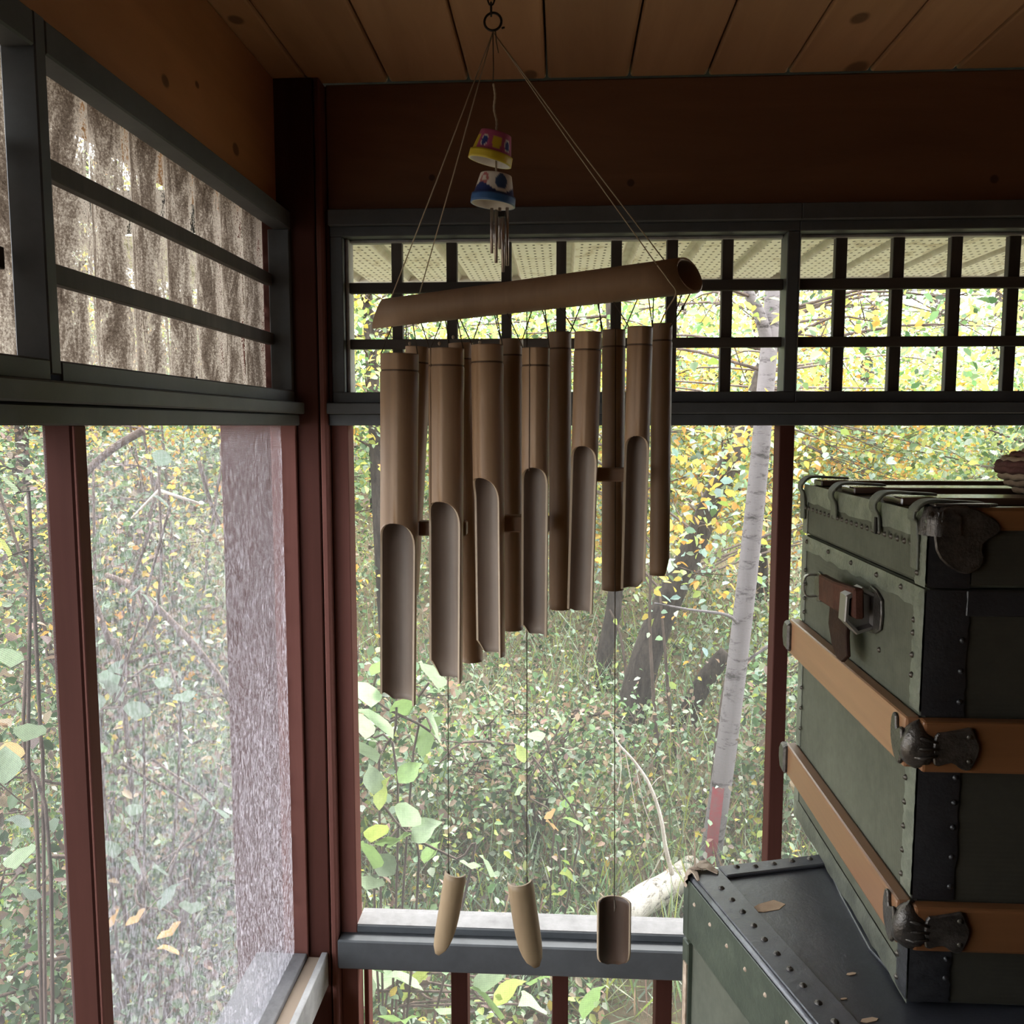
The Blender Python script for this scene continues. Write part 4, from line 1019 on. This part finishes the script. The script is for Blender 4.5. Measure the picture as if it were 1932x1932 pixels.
# ground
nx, ny = 60, 50; b = MB()
for j in range(ny+1):
    for i in range(nx+1):
        y = 1.55 + 24*(j/ny)**1.6; x = -16 + 30*i/nx
        b.v.append((x, y, float(ground(x, y))))
for j in range(ny):
    for i in range(nx): p = j*(nx+1)+i; b.f.append((p, p+1, p+nx+2, p+nx+1)); b.mi.append(0)
tag(b.build('ground', M['soil'], smooth=True), 'leaf-strewn forest floor rising away from the porch', 'ground', kind='structure')
b = MB()
for j in range(8):
    for i in range(14): pass
MB().box(-16, -0.7, -8, 1.55, -0.6, -0.45).build('ground', M['soil']); tag(bpy.data.objects[-1] if False else COL.objects[-1], 'bare forest floor beside the left wall', 'ground', kind='structure')
MB().box(-3, 14, -12, -2.55, -0.6, -0.45).build('ground', M['soil']); tag(COL.objects[-1], 'bare forest floor behind the porch', 'ground', kind='structure')
# undergrowth
def wedge(n, y0, y1, l=-0.85, r=0.75):
    y = y0*(y1/y0)**rng.random(n); x = y*(l+(r-l)*rng.random(n)); return x, y
n = 105000; x, y = wedge(n, 2.1, 12)
h = rng.exponential(0.11, n); h = np.minimum(h, 0.50)
ok = ~((y < 3.35) & (x/y > 0.055) & (x/y < 0.17)); x, y, h = x[ok], y[ok], h[ok]; n = len(x)      # trodden gap in front of the fallen log
clump = 0.5+0.5*np.sin(x*2.3+1.3*np.cos(y*1.1))*np.cos(y*1.7+0.6*np.sin(x*2.0)); h *= 0.4+1.3*clump
tag(leaves('undergrowth', np.stack([x, y, ground(x, y)+h], 1), rng.uniform(0.014, 0.040, n)*(0.8+0.06*y), palette(rng, n, [(GRN, 3.2), (PALE, 3.4), (YG, 1.8), (BRN, 3), (WHT2, 2.0), (YLW, 0.7), (DKG, 3.2), ((0.13, 0.09, 0.07), 2)]), rng), 'low tangle of green and fallen leaves covering the forest floor', 'undergrowth', kind='stuff')
n = 42000; x, y = wedge(n, 2.7, 9)
tag(leaves('grass', np.stack([x, y, ground(x, y)], 1), rng.uniform(0.10, 0.34, n), palette(rng, n, [(PALE, 3), (YG, 2), (BRN, 2.5), (GRN, 2), (WHT2, 1.5)]), rng, ratio=0.026, blade=True), 'thin grass blades and stalks between the undergrowth leaves', 'grass', kind='stuff')

def plant(name, label, cat, base, stems, clusters, nleaf, rad, size, pal, group=None, up=0.5, twigs=True, barkm='twig'):
    """stems: list of (points, r0, r1); clusters: centres of leafy twigs"""
    t = tag(empty(name, base), label, cat, group); bv = Vector(base)
    for pts, r0, r1 in stems:
        c = curve([Vector(p)-bv for p in pts], 5); MB().tube(c, [r0+(r1-r0)*i/(len(c)-1) for i in range(len(c))], 10).build('trunk' if r0 > 0.02 else 'stem', M[barkm], t, True)
    if twigs and clusters:
        b = MB(); sp_ = [Vector(p)-bv for s in stems for p in curve(s[0], 6)]
        for c in clusters:
            c_ = Vector(c)-bv; q = min(sp_, key=lambda p: (p-c_).length + 0.4*max(0, p.z-c_.z+0.1))
            m = q.lerp(c_, 0.5)+Vector((random.uniform(-.06, .06), random.uniform(-.06, .06), random.uniform(0, .08)))
            b.tube(curve([q, m, c_], 3), [0.007, 0.006, 0.006, 0.005, 0.004, 0.003, 0.002], 5)
            for _ in range(4):
                e = c_+Vector((random.gauss(0, rad*.8), random.gauss(0, rad*.8), random.gauss(0, rad*.6))); b.tube([m.lerp(c_, random.random()), e], [0.003, 0.0012], 4)
        tag(b.build('twigs', M['twig'], t, True), kind='stuff')
    C = np.array([list(Vector(c)-bv) for c in clusters]); n = nleaf
    if n:
        pos = C[rng.integers(0, len(C), n)] + rng.normal(size=(n, 3))*np.array([rad, rad, rad*0.7])
        leaves('foliage', pos, rng.uniform(size*0.6, size*1.4, n), palette(rng, n, pal), rng, t, up)
    return t
def crown(cx, cy, z0, z1, r, k):
    return [(cx+random.gauss(0, r*0.6), cy+random.gauss(0, r*0.5), random.uniform(z0, z1)) for _ in range(k)]
def gz(x, y): return float(ground(x, y))
FALL = [(YLW, 3), (ORG, 2.6), (YG, 2), (PALE, 1.2), (GRN, 0.5), ((0.36, 0.50, 0.44), 2.2), (WHT2, 1)]
GREEN = [(GRN, 2.5), (YG, 3), (PALE, 3), (WHT2, 0.8), (YLW, 0.8)]
DULL = [((0.09, 0.14, 0.07), 2.8), ((0.16, 0.21, 0.14), 2.4), ((0.24, 0.17, 0.13), 2.4), (WHT2, 0.7), (DKG, 3.8), ((0.10, 0.07, 0.06), 2.6)]
YEL_ = [(YG, 4), (YLW, 1.8), (PALE, 2), (GRN, 3), (ORG, 0.6), (DKG, 1)]
# the slim pale tree with a red paint mark
D1 = 3.4
tp_ = [AY(1325, 1700, D1), AY(1340, 1620, D1), AY(1372, 1400, D1), AY(1403, 1150, D1), AY(1430, 900, D1), AY(1442, 760, D1), AY(1452, 640, D1), AY(1462, 480, D1), AY(1470, 250, D1)]
bx = tp_[0].x-0.05; tp_ = [Vector((bx, D1, gz(bx, D1)-0.05))] + tp_
t = plant('birch_tree', 'slim pale grey tree with a red paint mark behind the far window', 'tree', (bx, D1, gz(bx, D1)),
      [(tp_, 0.048, 0.026), ([AY(1450, 650, D1), AY(1432, 590, D1-0.05), AY(1408, 535, D1-0.1), AY(1390, 400, D1-0.1)], 0.026, 0.014), ([AY(1396, 1180, D1), AY(1370, 1160, D1-.1), AY(1300, 1150, D1-.15), AY(1235, 1138, D1-.2)], 0.008, 0.003),
       ([AY(1405, 1250, D1), AY(1440, 1225, D1), AY(1475, 1200, D1)], 0.006, 0.004)],
      [(x_+random.gauss(0, .4), D1+random.gauss(0, .5)+0.3, z_) for x_, z_ in [(random.uniform(0.0, 1.9), random.uniform(1.85, 3.1)) for _ in range(46)]], 5200, 0.17, 0.036, YEL_, barkm='bark_grey')
c = curve([p-t.location for p in tp_], 5)
mk = [q for q in c if -0.42 < (q.z+t.location.z-AY(1350, 1560, D1).z) < 0.22]
pm = MB(); pts = [AY(1358, 1478, D1), AY(1351, 1540, D1), AY(1344, 1600, D1), AY(1338, 1640, D1)]
b = MB(); n = 10
for i, p in enumerate(curve(pts, 4)):
    for j in range(n+1):
        a = -PI/2-0.75+1.0*j/n; r = 0.0475
        b.v.append(tuple(p-t.location+Vector((r*math.cos(a)-0.002, r*math.sin(a), 0))))
m_ = len(b.v)//(n+1)
for i in range(m_-1):
    for j in range(n): q = i*(n+1)+j; b.f.append((q, q+1, q+n+2, q+n+1)); b.mi.append(0)
b.build('paint_mark', M['paintmark'], t, smooth=True)
# the leaning dark trunk
D2 = 4.5
lp = [AY(1160, 1450, D2), AY(1190, 1345, D2), AY(1222, 1230, D2), AY(1262, 1130, D2), AY(1300, 1050, D2), AY(1335, 965, D2), AY(1372, 880, D2), AY(1420, 760, D2+.2), AY(1480, 560, D2+.3)]
plant('leaning_tree', 'dark tree trunk leaning to the right behind the slim pale tree', 'tree', (lp[0].x, D2, gz(lp[0].x, D2)), [([Vector((lp[0].x-.06, D2, gz(lp[0].x, D2)-.05))]+lp, 0.098, 0.036)],
      [(random.uniform(-0.2, 2.8), D2+1.5+abs(random.gauss(0, .5)), random.uniform(0.75, 2.1)) for _ in range(60)] + [tuple(AY(px, py, D2-.3)) for px, py in ((1400, 830), (1375, 845), (1340, 990), (1310, 1080), (1420, 900))], 13000, 0.22, 0.042, FALL, barkm='bark')
D3 = 5.2
q = [AY(1128, 1330, D3), AY(1142, 1230, D3), AY(1160, 1130, D3), AY(1165, 980, D3), AY(1160, 700, D3), AY(1150, 500, D3)]
plant('maple_tree', 'upright brown tree standing behind the right half of the chime', 'tree', (q[0].x, D3, gz(q[0].x, D3)), [([Vector((q[0].x-.03, D3, gz(q[0].x, D3)-.1))]+q, 0.058, 0.036)],
      crown(0.1, 7.3, 1.2, 3.2, 1.5, 50), 9000, 0.26, 0.050, YEL_, barkm='bark')
q = [AY(1285, 1385, 4.7), AY(1308, 1325, 4.7), AY(1338, 1272, 4.7), AY(1372, 1232, 4.7)]
plant('broken_trunk', 'short broken trunk leaning among leaves beside the slim pale tree', 'tree', (q[0].x, 4.7, gz(q[0].x, 4.7)), [([Vector((q[0].x-.08, 4.7, gz(q[0].x, 4.7)-.05))]+q, 0.062, 0.045)], [], 0, 0, 0, [], barkm='bark')
# saplings behind the chime
for i, (pts, d_, lb) in enumerate((([(1240, 1420), (1232, 1300), (1226, 1180), (1228, 1060)], 4.2, 'thin dark sapling crossing the leaning trunk'), ([(1278, 1440), (1262, 1320), (1255, 1230), (1245, 1120)], 4.4, 'thin sapling just right of the leaning trunk'),
                                  ([(1182, 1330), (1180, 1260), (1168, 1190), (1150, 1150)], 5.0, 'thin sapling just left of the leaning trunk'), ([(1345, 1480), (1352, 1400), (1366, 1300), (1380, 1240)], 3.8, 'thin sapling just left of the slim pale tree'))):
    p = [AY(a, c_, d_) for a, c_ in pts]; g = Vector((p[0].x, d_, gz(p[0].x, d_)-.03))
    plant('sapling', lb, 'sapling', tuple(g), [([g]+p, 0.013, 0.006)], [], 0, 0, 0, [], group='saplings behind the chime')
# trees that make up the wood behind
wood_ = [('maple_tree', 'orange-leaved tree behind the upper right of the far window', 1.6, 7.0, 0.9, 2.6, 1.0, 8000, 0.045, FALL), ('maple_tree', 'yellow-green tree filling the lattice behind the left of the chime', -0.9, 4.6, 1.5, 2.7, 0.7, 5200, 0.036, YEL_),
         ('maple_tree', 'green tree standing behind the corner post', -2.4, 7.2, 0.8, 3.8, 1.3, 9000, 0.055, GREEN), ('maple_tree', 'green tree behind the green trunk at the right', 3.1, 6.0, 0.9, 2.6, 1.0, 8000, 0.046, GREEN),
         ('maple_tree', 'orange-tipped tree at the top of the left window', -4.0, 7.0, 1.2, 3.6, 1.2, 11000, 0.046, FALL), ('maple_tree', 'bushy green tree low in the left window', -3.4, 5.4, 0.3, 2.2, 0.9, 10000, 0.038, DULL + [(YG, 1), (PALE, 2)]),
         ('maple_tree', 'far tree with pale leaves behind the middle of the chime', -0.3, 8.5, 0.9, 3.2, 1.4, 9000, 0.060, GREEN)]
for nm, lb, cx, cy, z0, z1, r, nl, sz, pal in wood_:
    g = gz(cx, cy); lean = random.uniform(-.25, .25)
    plant(nm, lb, 'tree', (cx, cy, g), [([(cx, cy, g-.1), (cx+lean*.3, cy, g+1.0), (cx+lean*.6, cy+.05, g+2.2), (cx+lean, cy+.1, z1+.3)], 0.055, 0.02)], crown(cx+lean*.4, cy, z0, z1, r, 46), nl, 0.24, sz, pal, barkm='bark')
n = 52000; y = rng.uniform(9.5, 15, n); x = y*rng.uniform(-0.85, 0.75, n)
top = 1.5 + 1.1*np.sin(x*0.8+0.5)**2 + np.where(x > 3.0, -0.4, 0.3)
z = ground(x, y) + rng.random(n)**0.9*top
tag(leaves('treeline', np.stack([x, y, z], 1), rng.uniform(0.05, 0.12, n), palette(rng, n, [(GRN, 3), (YG, 2.2), (PALE, 2), (YLW, 1.6), (ORG, 1.2), (DKG, 2), (WHT2, .8)]), rng), 'distant wall of mixed green and yellow trees', 'woods', kind='stuff')
b = MB()
for i in range(40):
    y_ = random.uniform(9.5, 15); x_ = y_*random.uniform(-.85, .75); g = gz(x_, y_); b.tube([(x_, y_, g), (x_+random.gauss(0, .2), y_, g+2), (x_+random.gauss(0, .4), y_, g+4.5)], [0.09, 0.07, 0.04], 7)
tag(b.build('treeline_trunks', M['bark'], None, True), 'distant brown trunks standing in the wood', 'woods', kind='stuff')

# shrubs close to the porch
def shrub(label, cx, cy, hh, r, nl, sz, pal, name='shrub'):
    g = gz(cx, cy); st_ = []
    for k in range(4):
        a = random.uniform(0, 6.28); e = (cx+r*.6*math.cos(a), cy+r*.6*math.sin(a), g+hh)
        st_.append(([(cx, cy, g-.03), (cx+r*.25*math.cos(a), cy+r*.25*math.sin(a), g+hh*.55), e], 0.011, 0.004))
    return plant(name, label, 'shrub', (cx, cy, g), st_, crown(cx, cy, g+hh*.25, g+hh, r, 22), nl, 0.12, sz, pal, group='shrubs close to the porch')
MIX = [(GRN, 2.2), (PALE, 2.6), (BRN, 2.6), (WHT2, 1.2), (YG, 0.9), (DKG, 2.2)]
shrub('leafy shrub low at the left edge of the far window', -0.9, 3.3, 0.8, 0.35, 2600, 0.036, MIX)
shrub('brownish shrub behind the bamboo sails', -0.1, 3.6, 0.6, 0.45, 3600, 0.030, MIX)
shrub('tangled shrub in the upper part of the left window', -1.75, 3.1, 1.7, 0.55, 6500, 0.028, DULL + [(YLW, 1), (ORG, .6)])
shrub('dense shrub low in the left window', -1.15, 2.25, 0.9, 0.4, 6000, 0.026, DULL)
shrub('shrub cut off by the left edge of the left window', -1.45, 1.75, 1.5, 0.26, 2600, 0.03, DULL)
shrub('shrub with orange tips behind the dusty screen', -1.9, 4.2, 2.2, 0.6, 6500, 0.032, DULL + [(ORG, 2), (YLW, 2)])
shrub('shrub between the slim pale tree and the green trunk', 1.35, 3.9, 0.9, 0.5, 4200, 0.034, MIX)
shrub('pale shrub in the middle distance right of the chime', 1.45, 5.2, 0.6, 0.35, 3000, 0.036, [(PALE, 3), (YG, 2), (WHT2, 2), (GRN, 1)])
# big-leaved plants by the window: every leaf its own piece
def big_leaf_mesh():
    me = bpy.data.meshes.new('leaf'); vs = [(0, 0, 0)]; rows = [(0.18, 0.30), (0.40, 0.44), (0.62, 0.38), (0.82, 0.20)]
    for t_, w_ in rows: vs += [(-w_, t_, 0.09), (0, t_, -0.01*t_), (w_, t_, 0.09)]
    vs.append((0, 1.06, -0.10)); f = [(0, 2, 1), (0, 3, 2)]
    for i in range(3):
        p = 1+3*i; f += [(p, p+1, p+4, p+3), (p+1, p+2, p+5, p+4)]
    f += [(10, 11, 13), (11, 12, 13)]
    me.from_pydata(vs, [], f); me.polygons.foreach_set('use_smooth', [True]*len(f)); return me
def leafmat(name, c):
    k = NT(name); v = k.coord((1, 1, 1)); g = k.noise(v, 5, 4); oi = k.n('ObjectInfo')
    mr = k.n('MapRange'); mr.inputs['To Min'].default_value = 0.75; mr.inputs['To Max'].default_value = 1.2; k.l(oi.outputs['Random'], mr.inputs['Value'])
    col = k.mix(1.0, k.ramp(g, [(0.3, tuple(x*.75 for x in c)), (0.7, c)]), mr.outputs[0], 'MULTIPLY')
    k.l(col, k.b.inputs['Base Color']); k.b.inputs['Roughness'].default_value = 0.45
    tr = k.n('BsdfTranslucent'); k.l(col, tr.inputs['Color']); mx = k.n('MixShader'); mx.inputs[0].default_value = 0.4
    k.l(k.b.outputs[0], mx.inputs[1]); k.l(tr.outputs[0], mx.inputs[2]); k.l(mx.outputs[0], k.out.inputs[0]); return k.m
BL = {}
for nm, c in (('pale', (0.40, 0.52, 0.33)), ('green', (0.27, 0.42, 0.14)), ('yellow', (0.46, 0.55, 0.14)), ('tan', (0.66, 0.42, 0.20)), ('dusty', (0.19, 0.25, 0.20))):
    me = big_leaf_mesh(); me.materials.append(leafmat('big_leaf_'+nm, c)); BL[nm] = me
def big_plant(label, base_px, d, lv, group=None):
    g0 = AY(*base_px, d); g = Vector((g0.x, d, gz(g0.x, d)))
    t = tag(empty('leafy_plant', g), label, 'plant', group or 'big-leaved plants by the windows')
    pts = []
    for px, py, s, kind in lv:
        dd = d+random.uniform(-.12, .12); p = AY(px, py, dd); pts.append(p)
        o = bpy.data.objects.new('leaf', BL[kind]); COL.objects.link(o); o.parent = t
        o.location = p-g; L = (1.0 if kind == 'dusty' else 1.3)*s/1650*dd; o.scale = (L, L, L)
        o.rotation_euler = (random.uniform(0.55, 1.25), random.uniform(-.5, .5), random.uniform(0, 6.28) if random.random() < .4 else PI+random.uniform(-1.2, 1.2))
    pts.sort(key=lambda p: p.z); b = MB(); k = 3
    for s_ in range(k):
        q = pts[s_::k]
        if len(q) > 1:
            ctr = [Vector((0, 0, -.02))] + [Vector(((p-g).x*.8, (p-g).y*.6+.05, (p-g).z)) for p in q]
            b.tube(curve(ctr, 4), 0.0035, 5)
            for p in q: e = min(curve(ctr, 4), key=lambda c_: (c_-(p-g)).length); b.tube([e, p-g], 0.0015, 4)
    b.build('stem', M['twig'], t, True)
R_ = random.random
big_plant('large pale green leaves at the left edge of the far window', (720, 1700), 2.15,
          [(700, 1335, 62, 'pale'), (742, 1395, 74, 'pale'), (712, 1440, 78, 'pale'), (790, 1425, 72, 'green'), (828, 1400, 60, 'pale'), (690, 1395, 60, 'pale'), (748, 1300, 50, 'green'), (826, 1300, 64, 'pale'), (705, 1500, 46, 'pale'), (752, 1478, 44, 'green'), (770, 1350, 56, 'green'), (700, 1275, 50, 'green')])
big_plant('yellow-green leaves lower at the left edge of the far window', (730, 1800), 2.1,
          [(715, 1530, 50, 'yellow'), (758, 1560, 56, 'pale'), (735, 1600, 66, 'green'), (775, 1585, 52, 'pale'), (700, 1590, 48, 'yellow'), (705, 1640, 60, 'green'), (745, 1650, 44, 'pale'), (690, 1680, 50, 'pale'), (890, 1640, 40, 'pale'), (925, 1655, 44, 'pale'), (800, 1630, 40, 'green')])
big_plant('leaves seen through the slatted panel below the far sill', (760, 1930), 2.15,
          [(720, 1870, 62, 'pale'), (760, 1890, 70, 'yellow'), (800, 1870, 66, 'pale'), (830, 1915, 64, 'pale'), (740, 1930, 74, 'green'), (905, 1880, 70, 'pale'), (930, 1900, 60, 'yellow'), (945, 1925, 74, 'green'), (1020, 1900, 60, 'pale'), (1100, 1925, 60, 'green'), (1000, 1860, 46, 'green'), (690, 1900, 60, 'pale')])
big_plant('dusty green leaves in the middle of the left window', (230, 1500), 2.0,
          [(195, 1300, 60, 'dusty'), (232, 1325, 64, 'dusty'), (180, 1345, 54, 'dusty'), (255, 1360, 60, 'dusty'), (355, 1325, 52, 'dusty'), (300, 1300, 40, 'dusty'), (215, 1270, 44, 'dusty'), (165, 1390, 50, 'dusty'), (290, 1150, 40, 'dusty'), (245, 1130, 40, 'dusty'), (300, 880, 44, 'dusty'), (320, 960, 40, 'dusty')])
big_plant('dusty leaves low in the left window', (300, 1800), 1.9,
          [(375, 1530, 54, 'dusty'), (425, 1545, 50, 'dusty'), (215, 1620, 54, 'dusty'), (262, 1650, 60, 'dusty'), (310, 1650, 54, 'dusty'), (300, 1720, 64, 'dusty'), (360, 1725, 60, 'dusty'), (245, 1540, 40, 'dusty'), (325, 1765, 46, 'tan'), (345, 1805, 44, 'tan'), (260, 1740, 40, 'tan'), (215, 1745, 36, 'tan'), (270, 1440, 40, 'dusty'), (180, 1470, 40, 'dusty')])
big_plant('leaves beyond the left post at the edge', (20, 1500), 1.45,
          [(20, 1260, 50, 'pale'), (45, 1400, 54, 'pale'), (10, 1480, 60, 'pale'), (55, 1700, 54, 'dusty'), (30, 1640, 60, 'pale'), (20, 1440, 44, 'tan'), (60, 1560, 50, 'dusty'), (15, 1050, 44, 'yellow'), (30, 930, 40, 'pale')])
big_plant('small plant with a withered tan leaf behind the middle sail', (1050, 1640), 3.0,
          [(1045, 1565, 34, 'tan'), (1040, 1545, 26, 'tan'), (1070, 1525, 28, 'green'), (1020, 1400, 34, 'pale'), (1060, 1370, 30, 'pale'), (990, 1440, 30, 'yellow'), (1085, 1660, 36, 'yellow'), (1060, 1690, 30, 'yellow'), (1100, 1560, 34, 'green'), (980, 1500, 30, 'pale'), (1035, 1725, 34, 'pale')])
# stems in the left window
DL = 2.3
st_ = [([(270, 812), (215, 845), (165, 890), (140, 945), (148, 1000), (160, 1070), (180, 1140), (206, 1210), (230, 1290)], 0.011, 0.007), ([(200, 1085), (235, 1100), (290, 1140), (345, 1195), (385, 1240), (425, 1300), (465, 1400), (490, 1520)], 0.008, 0.011), ([(290, 985), (262, 1060), (245, 1110)], 0.005, 0.005), ([(128, 800), (122, 870), (118, 940)], 0.013, 0.015), ([(375, 870), (395, 940), (415, 990)], 0.006, 0.006)]
g = Vector((-1.15, DL, gz(-1.15, DL)))
t = tag(empty('bare_shrub', g), 'bare curved brown stems at the upper left window', 'shrub')
for i, (pts, r0, r1) in enumerate(st_):
    p = [AY(a, c_, DL) for a, c_ in pts]
    if i in (0, 3): p.append(Vector((p[-1].x+.05, DL, gz(p[-1].x, DL))))
    c = curve([q-g for q in p], 5); MB().tube(c, [r0+(r1-r0)*k/(len(c)-1) for k in range(len(c))], 8).build('stem', M['twig'], t, True)
t = tag(empty('dead_branch', AY(375, 950, 2.2)), 'bleached dead twig in the upper left window', 'branch')
MB().tube([Vector((0, 0, 0))]+[AY(a, c_, 2.2)-t.location for a, c_ in ((300, 925), (248, 978))], [0.004, 0.005, 0.003], 6).build('twig', M['deadwood'], t, True)
# fallen birch log and the dead branch on it
a, c_ = AY(1185, 1720, 3.0), AY(1305, 1640, 3.45)
log = tag(empty('birch_log', a), 'white fallen birch log left of the black trunk', 'log')
v = c_-a; MB().tube([v*(k/8)+Vector((0, 0, 0.006*math.sin(k))) for k in range(-1, 9)], [0.052, 0.055, 0.054, 0.055, 0.056, 0.054, 0.053, 0.052, 0.05, 0.05], 16).build('bark', M['birch'], log, True)
u_ = v.normalized(); MB().tube([-v*0.125-u_*0.002, -v*0.125+u_*0.004], 0.047, 16).build('cut_end', M['deadwood'], log)
br = [(1150, 1365), (1166, 1402), (1195, 1435), (1225, 1480), (1246, 1540), (1256, 1600), (1268, 1650)]
p = [AY(x_, y_, 3.1) for x_, y_ in br]; g = p[-1]
t = tag(empty('dead_branch', g), 'bleached dead branch arching above the fallen birch log', 'branch')
MB().tube(curve([q-g for q in p], 5), [0.003+0.0002*k for k in range(31)], 7).build('branch', M['deadwood'], t, True)
for i, pts in enumerate((((1168, 1403), (1172, 1450), (1165, 1500)), ((1180, 1420), (1195, 1500), (1205, 1560)), ((1198, 1438), (1215, 1520), (1240, 1580)), ((1228, 1484), (1240, 1470), (1248, 1465)), ((1256, 1600), (1230, 1650), (1205, 1680)), ((1262, 1625), (1270, 1670), (1290, 1700)))):
    MB().tube(curve([AY(x_, y_, 3.1)-g for x_, y_ in pts], 4), 0.0018, 5).build('twig', M['deadwood'], t, True)
